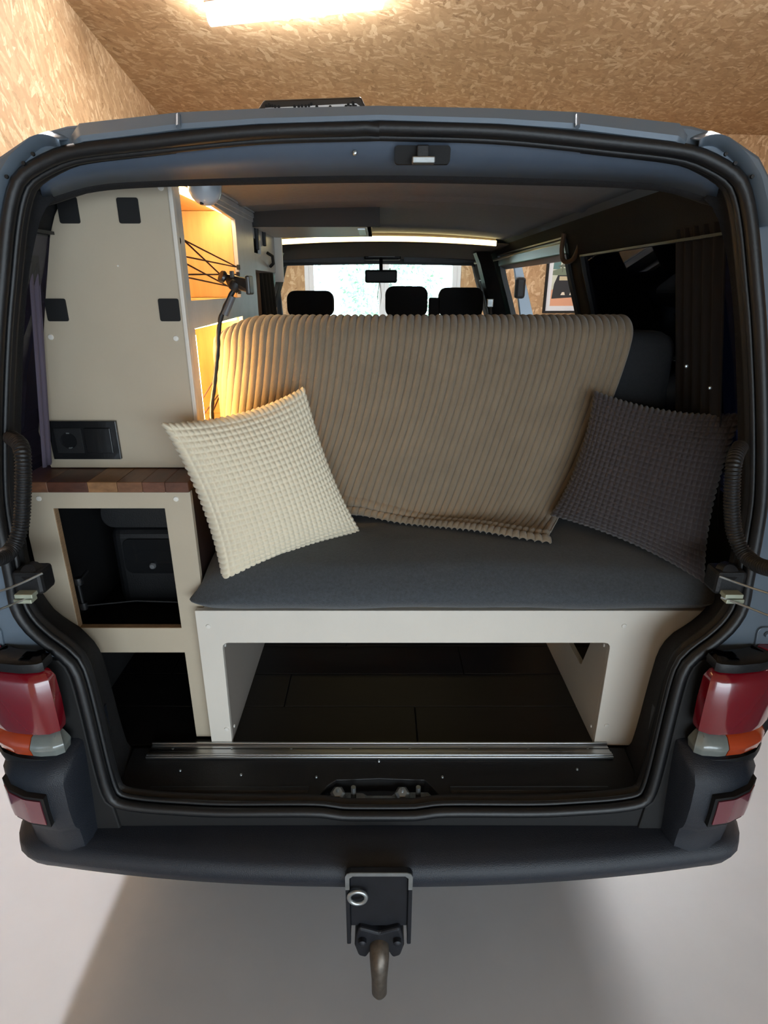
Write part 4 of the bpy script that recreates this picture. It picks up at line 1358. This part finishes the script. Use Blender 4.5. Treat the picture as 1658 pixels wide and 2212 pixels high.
cu = rounded_block('seat_cushion', -.442, .792, 1.180, 1.62, .969, 1.086, .054, 44, M_felt, None, cw)
tag(cu, 'grey felt covered seat cushion lying on the white bench', 'cushion')
bc = rounded_block('backrest_cushion', -.395, .735, 1.475, 1.61, 1.085, 1.578, .045, 30, M_felt2, None, lambda p: p)
tag(bc, 'dark grey upright backrest cushion partly under the ribbed blanket', 'cushion')

# ribbed plush blanket
prof = [(1.640, 1.40), (1.637, 1.52), (1.63, 1.56), (1.60, 1.592), (1.55, 1.603), (1.50, 1.601), (1.468, 1.582), (1.460, 1.545), (1.462, 1.45), (1.464, 1.30), (1.464, 1.18), (1.452, 1.125), (1.425, 1.105),
        (1.38, 1.102), (1.33, 1.100), (1.28, 1.09), (1.24, 1.08)]
pp = smooth_poly([(0, a, b) for a, b in prof], 700)
cum = np.concatenate([[0], np.cumsum([(b - a).length for a, b in zip(pp, pp[1:])])])
py_, pz_ = np.array([p.y for p in pp]), np.array([p.z for p in pp])
i_top = int(np.argmin(np.abs(cum - cum[np.argmax(pz_)])))
s_top = cum[np.argmax(pz_)]
i_seat = next(i for i, p in enumerate(pp) if p.y < 1.44 and p.z < 1.12)
s_seat = cum[i_seat]
NR, PW = 70, 1.22
NU, NV = NR * 8 + 1, 230
uu = np.linspace(0, 1, NU)
P = np.zeros((NV, NU, 3))
Nn = np.zeros((NV, NU, 3))
XL, RC = -.402, .05
for i in range(NV):
    t = i / (NV - 1)
    # at the right the sheet ends further forward on the seat
    xapp = .61 - (1 - uu) * PW - .135 * t * t
    s_end = s_seat + np.interp(xapp, [-.40, -.05, .15, .47], [-.04, -.005, .05, .135])
    s = t * s_end
    Y = np.interp(s, cum, py_)
    Z = np.interp(s, cum, pz_)
    ty = np.interp(np.minimum(s + .003, cum[-1]), cum, py_) - Y
    tz = np.interp(np.minimum(s + .003, cum[-1]), cum, pz_) - Z
    tl = np.hypot(ty, tz) + 1e-9
    ny, nz = tz / tl, -ty / tl          # outward normal of the profile
    q = np.clip((s - s_top) / (s_seat - s_top), 0, 1.2)
    X = .61 - (1 - uu) * PW - .035 * q - .100 * q ** 2
    X = X + .004 * np.sin(q * 9 + uu * 7) * q
    e_ = (XL + RC) - X
    wrap = e_ > 0
    an = np.clip(e_ / RC, 0, math.pi / 2)
    Xw = XL + RC - RC * np.sin(an)
    ext = np.maximum(e_ - RC * math.pi / 2, 0)
    Yw = Y + RC * (1 - np.cos(an)) + ext
    Yw = np.minimum(Yw, 1.60)
    front = np.clip((1.50 - Y) / .04, 0, 1)
    X2 = np.where(wrap, Xw, X)
    Y2 = np.where(wrap, Y * (1 - front) + Yw * front, Y)
    Z2 = Z - .045 * np.clip((-.27 - X2) / .13, 0, 1) ** 2 * np.clip((Z - 1.47) / .08, 0, 1)
    drop = .006 * np.sin(uu * 11) * (q > .2) * np.clip(q, 0, 1)
    ph = uu * NR + .25 * np.sin(q * 5 + uu * 9) * q
    rib = np.abs(np.sin(math.pi * ph)) ** .8
    amp = .0095 - .0040 * np.clip(q * 2, 0, 1) + .002 * np.clip((q - .9) * 6, 0, 1)
    r_e = (s_end - s)
    hem = np.where(r_e < .05, .008 * np.abs(np.sin(math.pi * r_e / .025)) ** .7, 0)
    h = amp * rib + hem + .004 * np.sin(uu * 19 + q * 4) * np.clip(q, 0, 1) * .6
    nx = np.where(wrap, -np.sin(an) * front, 0)
    sc_ = np.where(wrap, np.cos(an) * front + (1 - front), 1)
    P[i, :, 0] = X2 + nx * h
    P[i, :, 1] = Y2 + (ny * sc_) * h
    P[i, :, 2] = Z2 + nz * sc_ * h
bl = grid_mesh('blanket', P, M_blanket, None, smooth=True, ang=180, solid=.004, solid_off=-1)
tag(bl, 'taupe ribbed plush blanket draped over the backrest down onto the seat', 'blanket')


def pillow(name, BL, BR, TR, TL, T, nb, m, label, rx, ry, shape=.5, smp=7, flat=0.0, pinch=.12):
    BL, BR, TR, TL = [np.array(v) for v in (BL, BR, TR, TL)]
    n = nb * smp + 1
    u = np.linspace(-1, 1, n)
    U, V = np.meshgrid(u, u)
    U2 = U * (1 - pinch * (1 - V ** 2) * (.35 + .65 * U ** 2))
    V2 = V * (1 - pinch * (1 - U ** 2) * (.35 + .65 * V ** 2))
    a, b = (U2 + 1) / 2, (V2 + 1) / 2
    base = ((1 - a) * (1 - b))[..., None] * BL + (a * (1 - b))[..., None] * BR + (a * b)[..., None] * TR + ((1 - a) * b)[..., None] * TL
    ex = (BR + TR - BL - TL)
    ey = (TL + TR - BL - BR)
    nrm = np.cross(ex, ey)
    nrm /= np.linalg.norm(nrm)
    if nrm[1] > 0:
        nrm = -nrm
    puff = T * ((1 - U ** 2) * (1 - V ** 2)) ** shape
    puff = puff * (1 + .06 * np.sin(3 * U + 1) * np.cos(2.5 * V))
    bu = np.abs(np.sin(math.pi * (U + 1) / 2 * nb)) ** rx
    bv = np.abs(np.sin(math.pi * (V + 1) / 2 * nb)) ** ry
    bump = .0062 * (bu * bv if rx > 0 and ry > 0 else bu) + 0.0
    edge = np.clip((1 - np.maximum(np.abs(U), np.abs(V))) * nb, 0, 1)
    front = base + nrm * (puff + bump + .004 * edge)[..., None]
    back = base - nrm * (puff * .8 + bump + .004 * edge)[..., None]
    # scalloped outline
    ctr = (BL + BR + TR + TL) / 4
    out = (base - ctr)
    out /= np.linalg.norm(out, axis=-1)[..., None] + 1e-9
    eb = (1 - edge)[..., None] * out * (.006 * np.maximum(bu, bv) * 1.0)[..., None]
    front += eb
    back += eb
    me = bpy.data.meshes.new(name)
    idx = np.arange(n * n).reshape(n, n)
    q = np.stack([idx[:-1, :-1], idx[:-1, 1:], idx[1:, 1:], idx[1:, :-1]], -1).reshape(-1, 4)
    q2 = q[:, ::-1] + n * n
    me.from_pydata(np.concatenate([front.reshape(-1, 3), back.reshape(-1, 3)]).tolist(), [], np.concatenate([q, q2]).tolist())
    bm = bmesh.new()
    bm.from_mesh(me)
    bmesh.ops.remove_doubles(bm, verts=bm.verts, dist=1e-5)
    bm.to_mesh(me)
    bm.free()
    me.update()
    o = link(name, me, m, None, smooth=True, ang=180)
    return tag(o, label, 'pillow')


a = at(483, 1263, 1.215); b = at(778, 1150, 1.405); c = at(655, 838, 1.395); d = at(350, 915, 1.195)
pillow('pillow', a, b, c, d, .066, 28, M_cream, 'cream bobble-textured pillow leaning on the left of the seat', .8, .8)
a = at(1190, 1112, 1.42); b = at(1520, 1258, 1.21); c = at(1602, 893, 1.27); d = at(1285, 846, 1.40)
pillow('pillow', a, b, c, d, .062, 27, M_dpil, 'dark brown bobble-textured pillow leaning on the right of the seat', .9, .45)

# gooseneck phone holder
ph = empty('phone_holder', (-.385, 1.44, 1.08), 'black gooseneck phone holder rising beside the lit niches', 'phone holder')
pts = [(-.392, 1.40, 1.13), (-.392, 1.40, 1.22)] + [at(x, y, 1.395) for x, y in ((458, 905), (463, 830), (470, 760), (471, 725), (476, 690), (484, 668), (497, 640), (508, 622))]
MB().tube(smooth_poly(pts, 90), [.0052 + .0006 * math.sin(i * 1.4) for i in range(90)], 10).build('gooseneck', M_black, ph, smooth=True)
c = at(509, 616, 1.39)
MB().lathe([(.0001, -.014), (.010, -.013), (.014, -.004), (.013, .006), (.006, .014), (.0001, .015)], Matrix.Translation(c) @ Matrix.Rotation(.6, 4, 'Y'), 18).build('ball_joint', M_black, ph, smooth=True)
q1, q2 = at(494, 668, 1.395), at(502, 640, 1.395)
MB().tube([q1 + Vector((-.010, 0, -.012)), q2], [.008, .0075], 12).build('grip_sleeve', mat('grey_sleeve', (90, 92, 96), .4), ph, smooth=True)
hd = [at(478, 588, 1.40), at(540, 603, 1.36), at(541, 634, 1.36), at(492, 620, 1.40)]
M_hold = mat('brown_black_plastic', (26, 22, 21), .35, coat=.3)
vs = []
for dy in (0, .010):
    vs += [v + Vector((0, dy, 0)) for v in hd]
hb = MB().add(vs, [(0, 1, 2, 3), (7, 6, 5, 4), (0, 4, 5, 1), (1, 5, 6, 2), (2, 6, 7, 3), (3, 7, 4, 0)]).build('cradle', M_hold, ph, bevel=.003, seg=3)
c = at(484, 600, 1.392)
MB().lathe([(.012, 0), (.014, .004), (.012, .009), (.0001, .009)], Matrix.Translation(c) @ Matrix.Rotation(math.radians(-60), 4, 'Y') @ Matrix.Rotation(.6, 4, 'X'), 18).build('jaw', M_hold, hb, smooth=True, ang=40)
q = at(538, 615, 1.352)
MB().box(q.x - .004, q.x + .005, 1.33, 1.375, q.z - .020, q.z + .018).build('jaw', M_hold, hb, bevel=.003)
q = at(501, 596, 1.375)
MB().box(q.x - .004, q.x + .004, 1.37, 1.38, q.z - .004, q.z + .010).build('clip', M_hold, hb, bevel=.001)
